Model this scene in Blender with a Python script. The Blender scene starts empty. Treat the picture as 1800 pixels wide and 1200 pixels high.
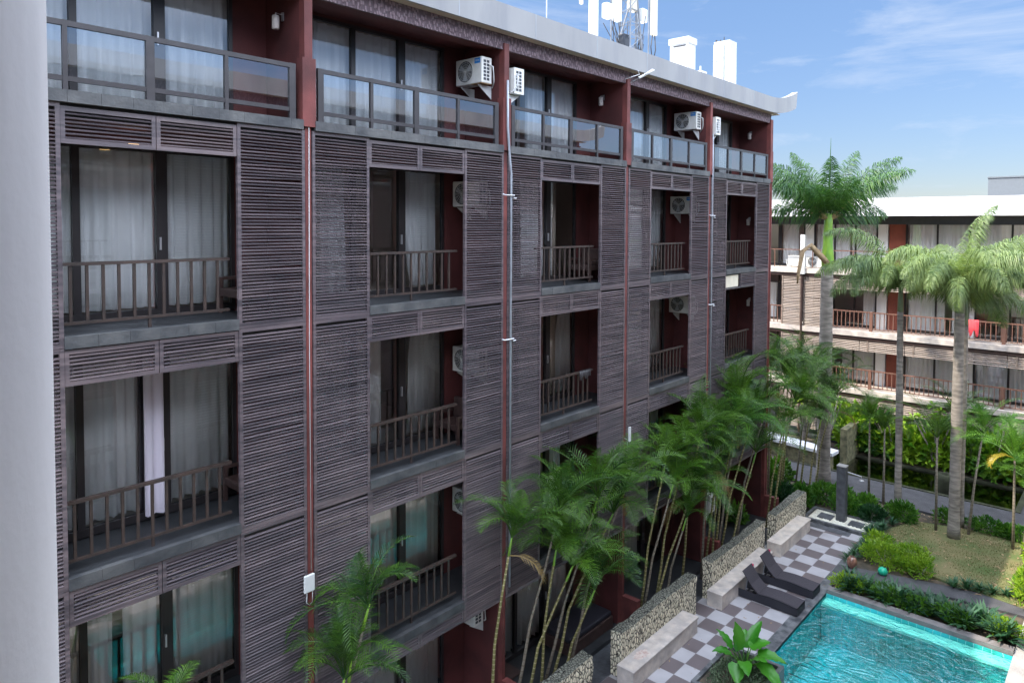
import bpy, math, random
from mathutils import Vector, Matrix, noise
R = math.radians
random.seed(7)
sc = bpy.context.scene
C = sc.collection

# ------------------------------------------------------------------ camera
cam = bpy.data.cameras.new('camera'); cam.sensor_width = 36.0; cam.lens = 24.776
cam.shift_y = -160.45/1800; cam.clip_start = 0.05; cam.clip_end = 3000
co = bpy.data.objects.new('camera', cam); C.objects.link(co); sc.camera = co
fw = Vector((0.74317502, 0.6680894, -0.03670749)); r2 = Vector((0.66865519, -0.74355923, 0.0044619)); u2 = Vector((0.02431325, 0.02786063, 0.99931609))
M4 = Matrix((r2, u2, -fw)).transposed().to_4x4(); M4.translation = Vector((0, 0, 11.1)); co.matrix_world = M4

# ------------------------------------------------------------------ sky, sun, exposure
sd = Vector((-1.0, 0.745, 1.65)).normalized()           # towards the sun
EL = math.asin(sd.z); AZ = math.atan2(sd.x, sd.y)
w = bpy.data.worlds.new('World'); sc.world = w; w.use_nodes = True
nt = w.node_tree; N = nt.nodes; L = nt.links; N.clear()
sky = N.new('ShaderNodeTexSky'); sky.sky_type = 'NISHITA'; sky.sun_disc = False
sky.sun_elevation = EL; sky.sun_rotation = AZ; sky.air_density = 1.0; sky.dust_density = 0.1; sky.ozone_density = 2.2
tc = N.new('ShaderNodeTexCoord'); mp = N.new('ShaderNodeMapping'); mp.inputs['Scale'].default_value = (1.6, 1.6, 7.0)
mp.inputs['Rotation'].default_value = (0.05, 0.12, 0.5)
n1 = N.new('ShaderNodeTexNoise'); n1.inputs['Scale'].default_value = 2.3; n1.inputs['Detail'].default_value = 9; n1.inputs['Roughness'].default_value = 0.62; n1.inputs['Distortion'].default_value = 0.5
cr = N.new('ShaderNodeValToRGB'); cr.color_ramp.elements[0].position = 0.51; cr.color_ramp.elements[1].position = 0.8
mx = N.new('ShaderNodeMix'); mx.data_type = 'RGBA'
mulc = N.new('ShaderNodeMath'); mulc.operation = 'MULTIPLY'; mulc.inputs[1].default_value = 0.75
bg = N.new('ShaderNodeBackground'); bg.inputs['Strength'].default_value = 0.075
wo = N.new('ShaderNodeOutputWorld')
L.new(tc.outputs['Generated'], mp.inputs['Vector']); L.new(mp.outputs[0], n1.inputs['Vector']); L.new(n1.outputs['Fac'], cr.inputs['Fac'])
L.new(cr.outputs['Color'], mulc.inputs[0]); L.new(mulc.outputs[0], mx.inputs[0])
sp0 = N.new('ShaderNodeSeparateXYZ'); L.new(tc.outputs['Generated'], sp0.inputs[0]); hz = N.new('ShaderNodeMapRange'); hz.inputs[1].default_value = -.02; hz.inputs[2].default_value = 0.30; hz.inputs[3].default_value = 0.56; hz.inputs[4].default_value = 1.02; L.new(sp0.outputs['Z'], hz.inputs[0])
hm = N.new('ShaderNodeVectorMath'); hm.operation = 'SCALE'; L.new(sky.outputs[0], hm.inputs[0]); L.new(hz.outputs[0], hm.inputs['Scale']); ht = N.new('ShaderNodeValToRGB'); ht.color_ramp.elements[0].position = 0.02; ht.color_ramp.elements[1].position = 0.32; ht.color_ramp.elements[0].color = (0.93, 0.90, 1.0, 1); ht.color_ramp.elements[1].color = (1, 1, 1, 1); L.new(sp0.outputs['Z'], ht.inputs[0])
hc = N.new('ShaderNodeMix'); hc.data_type = 'RGBA'; hc.blend_type = 'MULTIPLY'; hc.inputs[0].default_value = 1; L.new(hm.outputs[0], hc.inputs[6]); L.new(ht.outputs[0], hc.inputs[7]); L.new(hc.outputs[2], mx.inputs[6]); mx.inputs[7].default_value = (5.0, 5.3, 5.8, 1)
# very bright cloud bank added out of view to light the shaded facade
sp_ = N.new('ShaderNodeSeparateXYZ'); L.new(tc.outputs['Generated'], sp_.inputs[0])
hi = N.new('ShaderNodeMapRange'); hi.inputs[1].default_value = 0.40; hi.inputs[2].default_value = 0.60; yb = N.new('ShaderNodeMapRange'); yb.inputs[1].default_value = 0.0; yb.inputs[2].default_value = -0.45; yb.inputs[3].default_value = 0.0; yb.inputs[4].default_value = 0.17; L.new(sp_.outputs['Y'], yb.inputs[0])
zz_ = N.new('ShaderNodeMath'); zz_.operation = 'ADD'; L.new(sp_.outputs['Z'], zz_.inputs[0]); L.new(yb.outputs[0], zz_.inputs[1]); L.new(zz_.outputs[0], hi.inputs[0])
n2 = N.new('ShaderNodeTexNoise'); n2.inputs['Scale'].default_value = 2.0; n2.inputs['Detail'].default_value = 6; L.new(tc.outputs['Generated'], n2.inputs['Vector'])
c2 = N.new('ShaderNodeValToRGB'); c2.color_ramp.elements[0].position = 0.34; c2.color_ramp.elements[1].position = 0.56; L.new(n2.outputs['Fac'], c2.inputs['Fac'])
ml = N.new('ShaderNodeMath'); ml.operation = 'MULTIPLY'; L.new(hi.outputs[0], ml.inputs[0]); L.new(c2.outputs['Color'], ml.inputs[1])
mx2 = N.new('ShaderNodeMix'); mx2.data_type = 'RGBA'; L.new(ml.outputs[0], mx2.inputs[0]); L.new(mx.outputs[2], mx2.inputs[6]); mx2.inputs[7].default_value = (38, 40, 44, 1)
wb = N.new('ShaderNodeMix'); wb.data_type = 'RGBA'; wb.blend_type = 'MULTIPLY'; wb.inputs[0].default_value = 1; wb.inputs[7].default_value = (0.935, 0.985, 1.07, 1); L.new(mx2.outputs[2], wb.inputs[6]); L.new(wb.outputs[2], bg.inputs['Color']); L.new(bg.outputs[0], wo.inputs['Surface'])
sl = bpy.data.lights.new('sun', 'SUN'); sl.energy = 3.3; sl.angle = R(0.55); sl.color = (1.0, 0.90, 0.76)
so = bpy.data.objects.new('sun', sl); C.objects.link(so); so.rotation_euler = sd.to_track_quat('Z', 'Y').to_euler()
sc.view_settings.view_transform = 'Standard'; sc.view_settings.look = 'None'; sc.view_settings.gamma = 1
sc.view_settings.exposure = 1.22
sc.render.resolution_x = 1024; sc.render.resolution_y = 682
sc.render.engine = 'CYCLES'
try:
    sc.cycles.max_bounces = 8; sc.cycles.transparent_max_bounces = 12; sc.cycles.diffuse_bounces = 4
except Exception: pass

# ------------------------------------------------------------------ materials
MT = {}
def mat(name, col, rough=0.6, var=0.0, vscale=3.0, col2=None, bump=0.0, bscale=30.0, metal=0.0, spec=0.5, stretch=(1, 1, 1), coat=0.0, detail=4):
    m = bpy.data.materials.new(name); m.use_nodes = True; t = m.node_tree; n = t.nodes; l = t.links
    b = n['Principled BSDF']; b.inputs['Roughness'].default_value = rough; b.inputs['Metallic'].default_value = metal
    b.inputs['Specular IOR Level'].default_value = spec; b.inputs['Coat Weight'].default_value = coat
    g = n.new('ShaderNodeNewGeometry'); mpn = n.new('ShaderNodeMapping'); mpn.inputs['Scale'].default_value = stretch
    l.new(g.outputs['Position'], mpn.inputs['Vector'])
    tx = n.new('ShaderNodeTexNoise'); tx.inputs['Scale'].default_value = vscale; tx.inputs['Detail'].default_value = detail
    l.new(mpn.outputs[0], tx.inputs['Vector'])
    c2 = col2 if col2 else tuple(max(0, c*(1-var)) for c in col)
    c1 = col if col2 else tuple(min(1, c*(1+var)) for c in col)
    rp = n.new('ShaderNodeValToRGB'); rp.color_ramp.elements[0].position = 0.34; rp.color_ramp.elements[1].position = 0.66
    rp.color_ramp.elements[0].color = (*c2, 1); rp.color_ramp.elements[1].color = (*c1, 1)
    l.new(tx.outputs['Fac'], rp.inputs['Fac']); l.new(rp.outputs['Color'], b.inputs['Base Color'])
    if bump > 0:
        t2 = n.new('ShaderNodeTexNoise'); t2.inputs['Scale'].default_value = bscale; t2.inputs['Detail'].default_value = 5
        l.new(mpn.outputs[0], t2.inputs['Vector'])
        bp = n.new('ShaderNodeBump'); bp.inputs['Strength'].default_value = bump; bp.inputs['Distance'].default_value = 0.02
        l.new(t2.outputs['Fac'], bp.inputs['Height']); l.new(bp.outputs[0], b.inputs['Normal'])
    MT[name] = m; m['_'] = 1
    return m
def stain(m, lo=0.62, scale=0.45, stretch=(1, 1, 0.35)):
    n, l = m.node_tree.nodes, m.node_tree.links; b = n['Principled BSDF']; old = b.inputs['Base Color'].links[0].from_socket
    g = n.new('ShaderNodeNewGeometry'); mp_ = n.new('ShaderNodeMapping'); mp_.inputs['Scale'].default_value = stretch; t = n.new('ShaderNodeTexNoise'); t.inputs['Scale'].default_value = scale; t.inputs['Detail'].default_value = 7; t.inputs['Roughness'].default_value = .6
    rp = n.new('ShaderNodeValToRGB'); rp.color_ramp.elements[0].position = .36; rp.color_ramp.elements[1].position = .64; rp.color_ramp.elements[0].color = (lo, lo, lo*1.06, 1); rp.color_ramp.elements[1].color = (1.15, 1.12, 1.1, 1)
    oi = n.new('ShaderNodeObjectInfo'); om = n.new('ShaderNodeMath'); om.operation = 'MULTIPLY_ADD'; om.inputs[1].default_value = .22; om.inputs[2].default_value = -.11; l.new(oi.outputs['Random'], om.inputs[0]); oa = n.new('ShaderNodeMath'); oa.operation = 'ADD'; l.new(om.outputs[0], oa.inputs[0]); l.new(t.outputs['Fac'], oa.inputs[1])
    l.new(g.outputs['Position'], mp_.inputs[0]); l.new(mp_.outputs[0], t.inputs['Vector']); l.new(oa.outputs[0], rp.inputs[0])
    mm = n.new('ShaderNodeMix'); mm.data_type = 'RGBA'; mm.blend_type = 'MULTIPLY'; mm.inputs[0].default_value = 1; l.new(old, mm.inputs[6]); l.new(rp.outputs[0], mm.inputs[7]); l.new(mm.outputs[2], b.inputs['Base Color'])
def nodes_of(m): return m.node_tree.nodes, m.node_tree.links, m.node_tree.nodes['Principled BSDF']

mat('louvre_wood', (0.150, 0.118, 0.122), 0.42, col2=(0.060, 0.050, 0.056), vscale=1.0, stretch=(0.8, 0.8, 19.0), bump=0.2, bscale=12, spec=0.6)
mat('louvre_frame', (0.085, 0.078, 0.080), 0.5, col2=(0.05, 0.048, 0.052), vscale=3.0, bump=0.2, bscale=25)
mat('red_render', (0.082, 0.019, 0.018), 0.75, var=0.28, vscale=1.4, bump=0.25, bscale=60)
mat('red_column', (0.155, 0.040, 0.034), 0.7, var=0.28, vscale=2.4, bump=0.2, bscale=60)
mat('soffit_paint', (0.13, 0.035, 0.035), 0.8, var=0.1)
mat('slate_edge', (0.10, 0.102, 0.100), 0.6, col2=(0.042, 0.046, 0.05), vscale=2.2, bump=0.5, bscale=14)
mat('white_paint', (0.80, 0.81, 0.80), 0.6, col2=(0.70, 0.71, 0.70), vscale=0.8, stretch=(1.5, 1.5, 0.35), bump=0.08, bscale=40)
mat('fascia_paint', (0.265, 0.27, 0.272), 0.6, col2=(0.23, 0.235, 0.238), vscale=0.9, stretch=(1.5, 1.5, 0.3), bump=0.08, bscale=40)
mat('column_paint', (0.90, 0.84, 0.79), 0.6, col2=(0.78, 0.73, 0.71), vscale=1.3, bump=0.06, bscale=50)
mat('tan_soffit', (0.42, 0.33, 0.26), 0.7, var=0.08)
mat('room_wall', (0.66, 0.60, 0.52), 0.8, var=0.08, vscale=1)
mat('window_frame', (0.02, 0.017, 0.018), 0.4, var=0.2)
mat('railing_wood', (0.055, 0.036, 0.029), 0.5, col2=(0.03, 0.022, 0.019), vscale=5, bump=0.2, bscale=40)
mat('dark_metal', (0.042, 0.038, 0.04), 0.38, var=0.15, vscale=6)
mat('floor_stone', (0.034, 0.036, 0.039), 0.55, col2=(0.018, 0.02, 0.023), vscale=2.5, bump=0.2)
mat('ac_shell', (0.74, 0.74, 0.71), 0.45, col2=(0.64, 0.63, 0.58), vscale=5)
mat('ac_dark', (0.03, 0.035, 0.045), 0.4, var=0.2)
mat('ac_logo', (0.02, 0.22, 0.62), 0.4, var=0.02)
mat('rust', (0.35, 0.24, 0.12), 0.8, var=0.3, vscale=25)
mat('lamp_glass', (0.62, 0.56, 0.52), 0.5, var=0.05)
mat('steel', (0.55, 0.55, 0.57), 0.35, var=0.1, metal=0.7)
mat('grey_metal', (0.35, 0.38, 0.42), 0.45, var=0.15, metal=0.3)
mat('housing_paint', (0.52, 0.53, 0.53), 0.6, col2=(0.44, 0.45, 0.45), vscale=1.5, stretch=(1.5, 1.5, .4))
mat('mast_metal', (0.16, 0.18, 0.21), 0.5, var=0.2)
mat('black_cable', (0.03, 0.03, 0.035), 0.5, var=0.1)
mat('cream_plastic', (0.50, 0.47, 0.38), 0.45, var=0.07)
mat('white_plastic', (0.60, 0.61, 0.60), 0.4, var=0.04)
mat('bench_stone', (0.62, 0.56, 0.49), 0.7, col2=(0.50, 0.44, 0.38), vscale=3.5, bump=0.25, bscale=30)
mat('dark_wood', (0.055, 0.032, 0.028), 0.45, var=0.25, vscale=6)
mat('navy_cloth', (0.02, 0.025, 0.05), 0.8, var=0.2)
mat('red_cloth', (0.55, 0.04, 0.05), 0.7, var=0.15)
mat('asphalt', (0.085, 0.082, 0.088), 0.75, col2=(0.055, 0.055, 0.06), vscale=2.5, bump=0.4, bscale=90)
mat('path_stone', (0.20, 0.18, 0.175), 0.75, col2=(0.14, 0.13, 0.13), vscale=3, bump=0.4, bscale=50)
mat('soil', (0.10, 0.075, 0.05), 0.9, col2=(0.05, 0.045, 0.03), vscale=3, bump=0.6, bscale=20)
mat('dark_coping', (0.04, 0.043, 0.05), 0.45, col2=(0.17, 0.175, 0.18), vscale=4.2, bump=0.4, bscale=24)
mat('light_coping', (0.30, 0.285, 0.27), 0.6, col2=(0.40, 0.38, 0.36), vscale=2.2, bump=0.3, bscale=24)
mat('black_stone', (0.055, 0.058, 0.065), 0.5, col2=(0.10, 0.105, 0.115), vscale=5, bump=0.5, bscale=18)
mat('pot_glaze', (0.24, 0.12, 0.08), 0.25, var=0.3, vscale=12, coat=0.5)
mat('green_glass', (0.02, 0.42, 0.25), 0.3, var=0.2)
mat('rattan', (0.042, 0.036, 0.044), 0.6, var=0.3, vscale=60, bump=0.6, bscale=140)
mat('rattan_dark', (0.018, 0.018, 0.026), 0.55, var=0.2, vscale=60, bump=0.5, bscale=140)
mat('sling', (0.04, 0.034, 0.042), 0.75, var=0.12, vscale=80, bump=0.3, bscale=200)
mat('pond_bed', (0.035, 0.038, 0.018), 0.9, var=0.5, vscale=1.5)
mat('pool_tile', (0.04, 0.58, 0.64), 0.5, col2=(0.008, 0.30, 0.27), vscale=0.7, stretch=(0.6, 1.3, 1), detail=6)
mat('pool_ledge', (0.90, 0.88, 0.72), 0.5, var=0.12, vscale=2.5)
mat('palm_bark', (0.34, 0.30, 0.26), 0.85, col2=(0.16, 0.14, 0.12), vscale=2.2, stretch=(1.2, 1.2, 5.0), bump=0.8, bscale=7, detail=8)
mat('old_leaf', (0.36, 0.25, 0.14), 0.8, var=0.25, vscale=8)
mat('crownshaft', (0.30, 0.50, 0.045), 0.4, col2=(0.14, 0.30, 0.05), vscale=2.5, stretch=(1.5, 1.5, 0.5))
mat('grey_shaft', (0.22, 0.27, 0.16), 0.6, col2=(0.16, 0.2, 0.13), vscale=2)
mat('far_louvre', (0.29, 0.225, 0.185), 0.55, col2=(0.15, 0.115, 0.095), vscale=1.0, stretch=(0.9, 0.9, 9.0), bump=0.2, bscale=12)
mat('far_railing', (0.17, 0.085, 0.06), 0.5, var=0.12)
mat('red_door', (0.25, 0.065, 0.04), 0.5, var=0.12, vscale=3)
mat('distant_wall', (0.17, 0.19, 0.21), 0.9, var=0.03)
mat('moss_stone', (0.26, 0.235, 0.13), 0.9, col2=(0.09, 0.09, 0.05), vscale=4.5, bump=1.0, bscale=9)
mat('pebbles', (0.75, 0.73, 0.62), 0.6, var=0.15, vscale=20)
mat('wall_cream', (0.62, 0.56, 0.44), 0.8, var=0.08)
mat('flower_bag', (0.55, 0.05, 0.12), 0.6, var=0.2)

def ring_bark(name, base, ring, scale):
    m = mat(name, base, 0.7, col2=tuple(c*0.7 for c in base), vscale=4); n, l, b = nodes_of(m)
    g = n.new('ShaderNodeTexCoord'); s = n.new('ShaderNodeSeparateXYZ'); l.new(g.outputs['Object'], s.inputs[0])
    wv = n.new('ShaderNodeMath'); wv.operation = 'MULTIPLY'; wv.inputs[1].default_value = scale; l.new(s.outputs['Z'], wv.inputs[0])
    fr = n.new('ShaderNodeMath'); fr.operation = 'FRACT'; l.new(wv.outputs[0], fr.inputs[0])
    lt = n.new('ShaderNodeMath'); lt.operation = 'LESS_THAN'; lt.inputs[1].default_value = 0.22; l.new(fr.outputs[0], lt.inputs[0])
    mxx = n.new('ShaderNodeMix'); mxx.data_type = 'RGBA'; l.new(lt.outputs[0], mxx.inputs[0])
    old = b.inputs['Base Color'].links[0].from_socket; l.new(old, mxx.inputs[6]); mxx.inputs[7].default_value = (*ring, 1); l.new(mxx.outputs[2], b.inputs['Base Color'])
ring_bark('cane_stem', (0.21, 0.19, 0.065), (0.36, 0.31, 0.17), 9.0)
ring_bark('cane_grey', (0.24, 0.205, 0.155), (0.14, 0.115, 0.08), 8.0)

def leafmat(name, a, b_, trans=0.35, rough=0.45):
    m = bpy.data.materials.new(name); m.use_nodes = True; t = m.node_tree; n = t.nodes; l = t.links; b = n['Principled BSDF']
    g = n.new('ShaderNodeNewGeometry'); rp = n.new('ShaderNodeValToRGB')
    rp.color_ramp.elements[0].color = (*a, 1); rp.color_ramp.elements[1].color = (*b_, 1)
    oi = n.new('ShaderNodeObjectInfo')
    tx = n.new('ShaderNodeTexNoise'); tx.inputs['Scale'].default_value = 1.7; l.new(g.outputs['Position'], tx.inputs['Vector'])
    ad = n.new('ShaderNodeMath'); ad.operation = 'MULTIPLY_ADD'; l.new(g.outputs['Random Per Island'], ad.inputs[0]); ad.inputs[1].default_value = 0.55
    m2 = n.new('ShaderNodeMath'); m2.operation = 'MULTIPLY_ADD'; l.new(tx.outputs['Fac'], m2.inputs[0]); m2.inputs[1].default_value = 1.3; m3_ = n.new('ShaderNodeMath'); m3_.operation = 'MULTIPLY_ADD'; l.new(oi.outputs['Random'], m3_.inputs[0]); m3_.inputs[1].default_value = .36; m3_.inputs[2].default_value = -.68; l.new(m3_.outputs[0], m2.inputs[2])
    l.new(m2.outputs[0], ad.inputs[2]); l.new(ad.outputs[0], rp.inputs['Fac']); l.new(rp.outputs['Color'], b.inputs['Base Color'])
    b.inputs['Roughness'].default_value = rough
    tr = n.new('ShaderNodeBsdfTranslucent'); mx_ = n.new('ShaderNodeMixShader'); mx_.inputs[0].default_value = trans
    gm = n.new('ShaderNodeMix'); gm.data_type = 'RGBA'; gm.blend_type = 'MULTIPLY'; gm.inputs[0].default_value = 1; gm.inputs[7].default_value = (1.0, 1.0, 0.55, 1)
    l.new(rp.outputs['Color'], gm.inputs[6]); l.new(gm.outputs[2], tr.inputs['Color'])
    o = n['Material Output']; l.new(b.outputs[0], mx_.inputs[1]); l.new(tr.outputs[0], mx_.inputs[2]); l.new(mx_.outputs[0], o.inputs['Surface'])
    MT[name] = m
leafmat('leaf_areca', (0.010, 0.055, 0.008), (0.12, 0.25, 0.02), 0.3)
leafmat('leaf_areca_light', (0.04, 0.15, 0.02), (0.16, 0.34, 0.03))
leafmat('leaf_yellow', (0.35, 0.30, 0.03), (0.55, 0.42, 0.05))
leafmat('leaf_dead', (0.20, 0.13, 0.05), (0.38, 0.27, 0.10))
leafmat('leaf_royal', (0.015, 0.07, 0.025), (0.14, 0.29, 0.045), 0.35)
leafmat('leaf_foxtail', (0.05, 0.12, 0.04), (0.36, 0.46, 0.18), 0.4)
leafmat('leaf_lime', (0.07, 0.22, 0.010), (0.40, 0.56, 0.04))
leafmat('leaf_dark', (0.010, 0.05, 0.018), (0.04, 0.13, 0.035))
leafmat('leaf_mid', (0.03, 0.13, 0.015), (0.17, 0.36, 0.035), 0.4)
leafmat('leaf_lily', (0.02, 0.08, 0.04), (0.09, 0.20, 0.09))
leafmat('leaf_groundcover', (0.05, 0.09, 0.05), (0.26, 0.33, 0.20), 0.2)
leafmat('leaf_big', (0.03, 0.18, 0.015), (0.10, 0.36, 0.03), 0.35, 0.3)
leafmat('leaf_grass', (0.11, 0.14, 0.045), (0.27, 0.24, 0.11), 0.25, 0.7)

def glassmat(name, tint, base=0.06, ior=1.5, boost=1.0, rough=0.0):
    m = bpy.data.materials.new(name); m.use_nodes = True; n = m.node_tree.nodes; l = m.node_tree.links; n.clear()
    o = n.new('ShaderNodeOutputMaterial'); tr = n.new('ShaderNodeBsdfTransparent'); tr.inputs[0].default_value = (*tint, 1)
    gl = n.new('ShaderNodeBsdfGlossy'); gl.inputs['Roughness'].default_value = rough; gl.inputs[0].default_value = (0.95, 0.97, 1, 1)
    fr = n.new('ShaderNodeFresnel'); fr.inputs[0].default_value = ior
    ma = n.new('ShaderNodeMath'); ma.operation = 'MULTIPLY_ADD'; ma.inputs[1].default_value = boost; ma.inputs[2].default_value = base; ma.use_clamp = True
    ms = n.new('ShaderNodeMixShader'); l.new(fr.outputs[0], ma.inputs[0]); l.new(ma.outputs[0], ms.inputs[0]); l.new(tr.outputs[0], ms.inputs[1]); l.new(gl.outputs[0], ms.inputs[2]); l.new(ms.outputs[0], o.inputs[0])
    MT[name] = m; return m, gl
m_, gl_ = glassmat('window_glass', (0.98, 0.99, 1.0), 0.08, 1.5, 1.4)
n, l = m_.node_tree.nodes, m_.node_tree.links      # slightly wavy panes
g = n.new('ShaderNodeNewGeometry'); t = n.new('ShaderNodeTexNoise'); t.inputs['Scale'].default_value = 0.9; t.inputs['Detail'].default_value = 1; bp = n.new('ShaderNodeBump'); bp.inputs['Strength'].default_value = 0.12; bp.inputs['Distance'].default_value = 0.02
l.new(g.outputs['Position'], t.inputs['Vector']); l.new(t.outputs['Fac'], bp.inputs['Height']); l.new(bp.outputs[0], gl_.inputs['Normal'])
glassmat('rail_glass', (0.86, 0.91, 0.94), 0.17, 1.5, 1.9)

def curtain_mat(name, col):
    m = bpy.data.materials.new(name); m.use_nodes = True; n = m.node_tree.nodes; l = m.node_tree.links; b = n['Principled BSDF']; b.inputs['Roughness'].default_value = 0.9
    b.inputs['Base Color'].default_value = (*col, 1); tr = n.new('ShaderNodeBsdfTranslucent'); tr.inputs[0].default_value = (*col, 1)
    g = n.new('ShaderNodeNewGeometry'); t = n.new('ShaderNodeTexNoise'); t.inputs['Scale'].default_value = 1.2; rp = n.new('ShaderNodeValToRGB')
    rp.color_ramp.elements[0].color = (*[c*0.9 for c in col], 1); rp.color_ramp.elements[1].color = (*col, 1)
    l.new(g.outputs['Position'], t.inputs['Vector']); l.new(t.outputs['Fac'], rp.inputs['Fac']); l.new(rp.outputs[0], b.inputs['Base Color'])
    ms = n.new('ShaderNodeMixShader'); ms.inputs[0].default_value = 0.12; o = n['Material Output']; l.new(b.outputs[0], ms.inputs[1]); l.new(tr.outputs[0], ms.inputs[2]); l.new(ms.outputs[0], o.inputs[0]); MT[name] = m
curtain_mat('sheer_curtain', (0.93, 0.94, 0.93)); curtain_mat('lilac_curtain', (0.72, 0.66, 0.74)); curtain_mat('beige_curtain', (0.62, 0.52, 0.42))

for q_ in ('louvre_wood', 'louvre_frame'): stain(MT[q_], 0.78, 0.8)
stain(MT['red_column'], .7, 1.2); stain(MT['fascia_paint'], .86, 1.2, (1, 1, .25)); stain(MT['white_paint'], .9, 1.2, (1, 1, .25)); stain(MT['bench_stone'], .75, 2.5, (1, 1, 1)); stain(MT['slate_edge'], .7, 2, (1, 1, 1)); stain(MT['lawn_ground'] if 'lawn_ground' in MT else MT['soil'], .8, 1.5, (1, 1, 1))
# checkered tiles
m = mat('checker_tiles', (1, 1, 1), 0.45); n, l, b = nodes_of(m)
g = n.new('ShaderNodeNewGeometry'); vm = n.new('ShaderNodeVectorMath'); vm.operation = 'SUBTRACT'; vm.inputs[1].default_value = (26.31-0.5752*60, 8.958-0.5752*40, -7.3)
l.new(g.outputs['Position'], vm.inputs[0]); ck = n.new('ShaderNodeTexChecker'); ck.inputs['Scale'].default_value = 1/0.5752
ck.inputs['Color1'].default_value = (0.43, 0.42, 0.435, 1); ck.inputs['Color2'].default_value = (0.15, 0.125, 0.128, 1); l.new(vm.outputs[0], ck.inputs['Vector'])
tx = n.new('ShaderNodeTexNoise'); tx.inputs['Scale'].default_value = 2.2; tx.inputs['Detail'].default_value = 8; l.new(g.outputs['Position'], tx.inputs['Vector'])
rp = n.new('ShaderNodeValToRGB'); rp.color_ramp.elements[0].color = (0.72, 0.7, 0.7, 1); rp.color_ramp.elements[1].color = (1.1, 1.1, 1.1, 1); l.new(tx.outputs['Fac'], rp.inputs[0])
mm = n.new('ShaderNodeMix'); mm.data_type = 'RGBA'; mm.blend_type = 'MULTIPLY'; mm.inputs[0].default_value = 1; l.new(ck.outputs[0], mm.inputs[6]); l.new(rp.outputs[0], mm.inputs[7])
bk = n.new('ShaderNodeTexBrick'); bk.offset = 0; bk.inputs['Scale'].default_value = 1.0; bk.inputs['Brick Width'].default_value = 0.5752; bk.inputs['Row Height'].default_value = 0.5752; bk.inputs['Mortar Size'].default_value = 0.004; l.new(vm.outputs[0], bk.inputs['Vector'])
m3 = n.new('ShaderNodeMix'); m3.data_type = 'RGBA'; l.new(bk.outputs['Fac'], m3.inputs[0]); l.new(mm.outputs[2], m3.inputs[6]); m3.inputs[7].default_value = (0.2, 0.19, 0.19, 1); l.new(m3.outputs[2], b.inputs['Base Color'])

m = MT['pool_tile']; n, l, b = nodes_of(m); old = b.inputs['Base Color'].links[0].from_socket
g = n.new('ShaderNodeNewGeometry'); bk = n.new('ShaderNodeTexBrick'); bk.offset = 0; bk.inputs['Scale'].default_value = 1; bk.inputs['Brick Width'].default_value = .2; bk.inputs['Row Height'].default_value = .2; bk.inputs['Mortar Size'].default_value = .008
tx = n.new('ShaderNodeTexNoise'); tx.inputs['Scale'].default_value = 2.0; ad = n.new('ShaderNodeVectorMath'); ad.operation = 'MULTIPLY_ADD'; ad.inputs[1].default_value = (.25, .25, .25); l.new(g.outputs['Position'], tx.inputs['Vector']); l.new(tx.outputs['Color'], ad.inputs[0]); l.new(g.outputs['Position'], ad.inputs[2]); l.new(ad.outputs[0], bk.inputs['Vector'])
mm = n.new('ShaderNodeMix'); mm.data_type = 'RGBA'; l.new(bk.outputs['Fac'], mm.inputs[0]); l.new(old, mm.inputs[6]); mm.inputs[7].default_value = (.25, .6, .58, 1); l.new(mm.outputs[2], b.inputs['Base Color'])
# coral stone walls: pale cobbles with dark joints, dark algae on top
m = mat('coral_stone', (1, 1, 1), 0.9); n, l, b = nodes_of(m)
g = n.new('ShaderNodeNewGeometry'); vo = n.new('ShaderNodeTexVoronoi'); vo.feature = 'DISTANCE_TO_EDGE'; vo.inputs['Scale'].default_value = 12; mpv = n.new('ShaderNodeMapping'); mpv.inputs['Scale'].default_value = (1.15, 1.15, .62); l.new(g.outputs['Position'], mpv.inputs[0]); l.new(mpv.outputs[0], vo.inputs['Vector'])
rp = n.new('ShaderNodeValToRGB'); rp.color_ramp.elements[0].position = 0.02; rp.color_ramp.elements[1].position = 0.15; rp.color_ramp.elements[0].color = (0.03, 0.026, 0.02, 1); rp.color_ramp.elements[1].color = (0.80, 0.72, 0.54, 1); l.new(vo.outputs['Distance'], rp.inputs[0])
tx = n.new('ShaderNodeTexNoise'); tx.inputs['Scale'].default_value = 5; tx.inputs['Detail'].default_value = 8; l.new(g.outputs['Position'], tx.inputs['Vector'])
sx = n.new('ShaderNodeSeparateXYZ'); l.new(g.outputs['Normal'], sx.inputs[0])
s2 = n.new('ShaderNodeMath'); s2.operation = 'MULTIPLY_ADD'; l.new(sx.outputs['Z'], s2.inputs[0]); s2.inputs[1].default_value = 0.55; l.new(tx.outputs['Fac'], s2.inputs[2])
r3 = n.new('ShaderNodeValToRGB'); r3.color_ramp.elements[0].position = 0.5; r3.color_ramp.elements[1].position = 0.95; l.new(s2.outputs[0], r3.inputs[0])
mm = n.new('ShaderNodeMix'); mm.data_type = 'RGBA'; l.new(r3.outputs[0], mm.inputs[0]); l.new(rp.outputs[0], mm.inputs[6])
m4 = n.new('ShaderNodeMix'); m4.data_type = 'RGBA'; m4.blend_type = 'MULTIPLY'; m4.inputs[0].default_value = 1; l.new(rp.outputs[0], m4.inputs[6]); m4.inputs[7].default_value = (0.26, 0.29, 0.31, 1); l.new(m4.outputs[2], mm.inputs[7]); l.new(mm.outputs[2], b.inputs['Base Color'])
bp = n.new('ShaderNodeBump'); bp.inputs['Strength'].default_value = 1; bp.inputs['Distance'].default_value = 0.05; l.new(vo.outputs['Distance'], bp.inputs['Height']); l.new(bp.outputs[0], b.inputs['Normal'])

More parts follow.
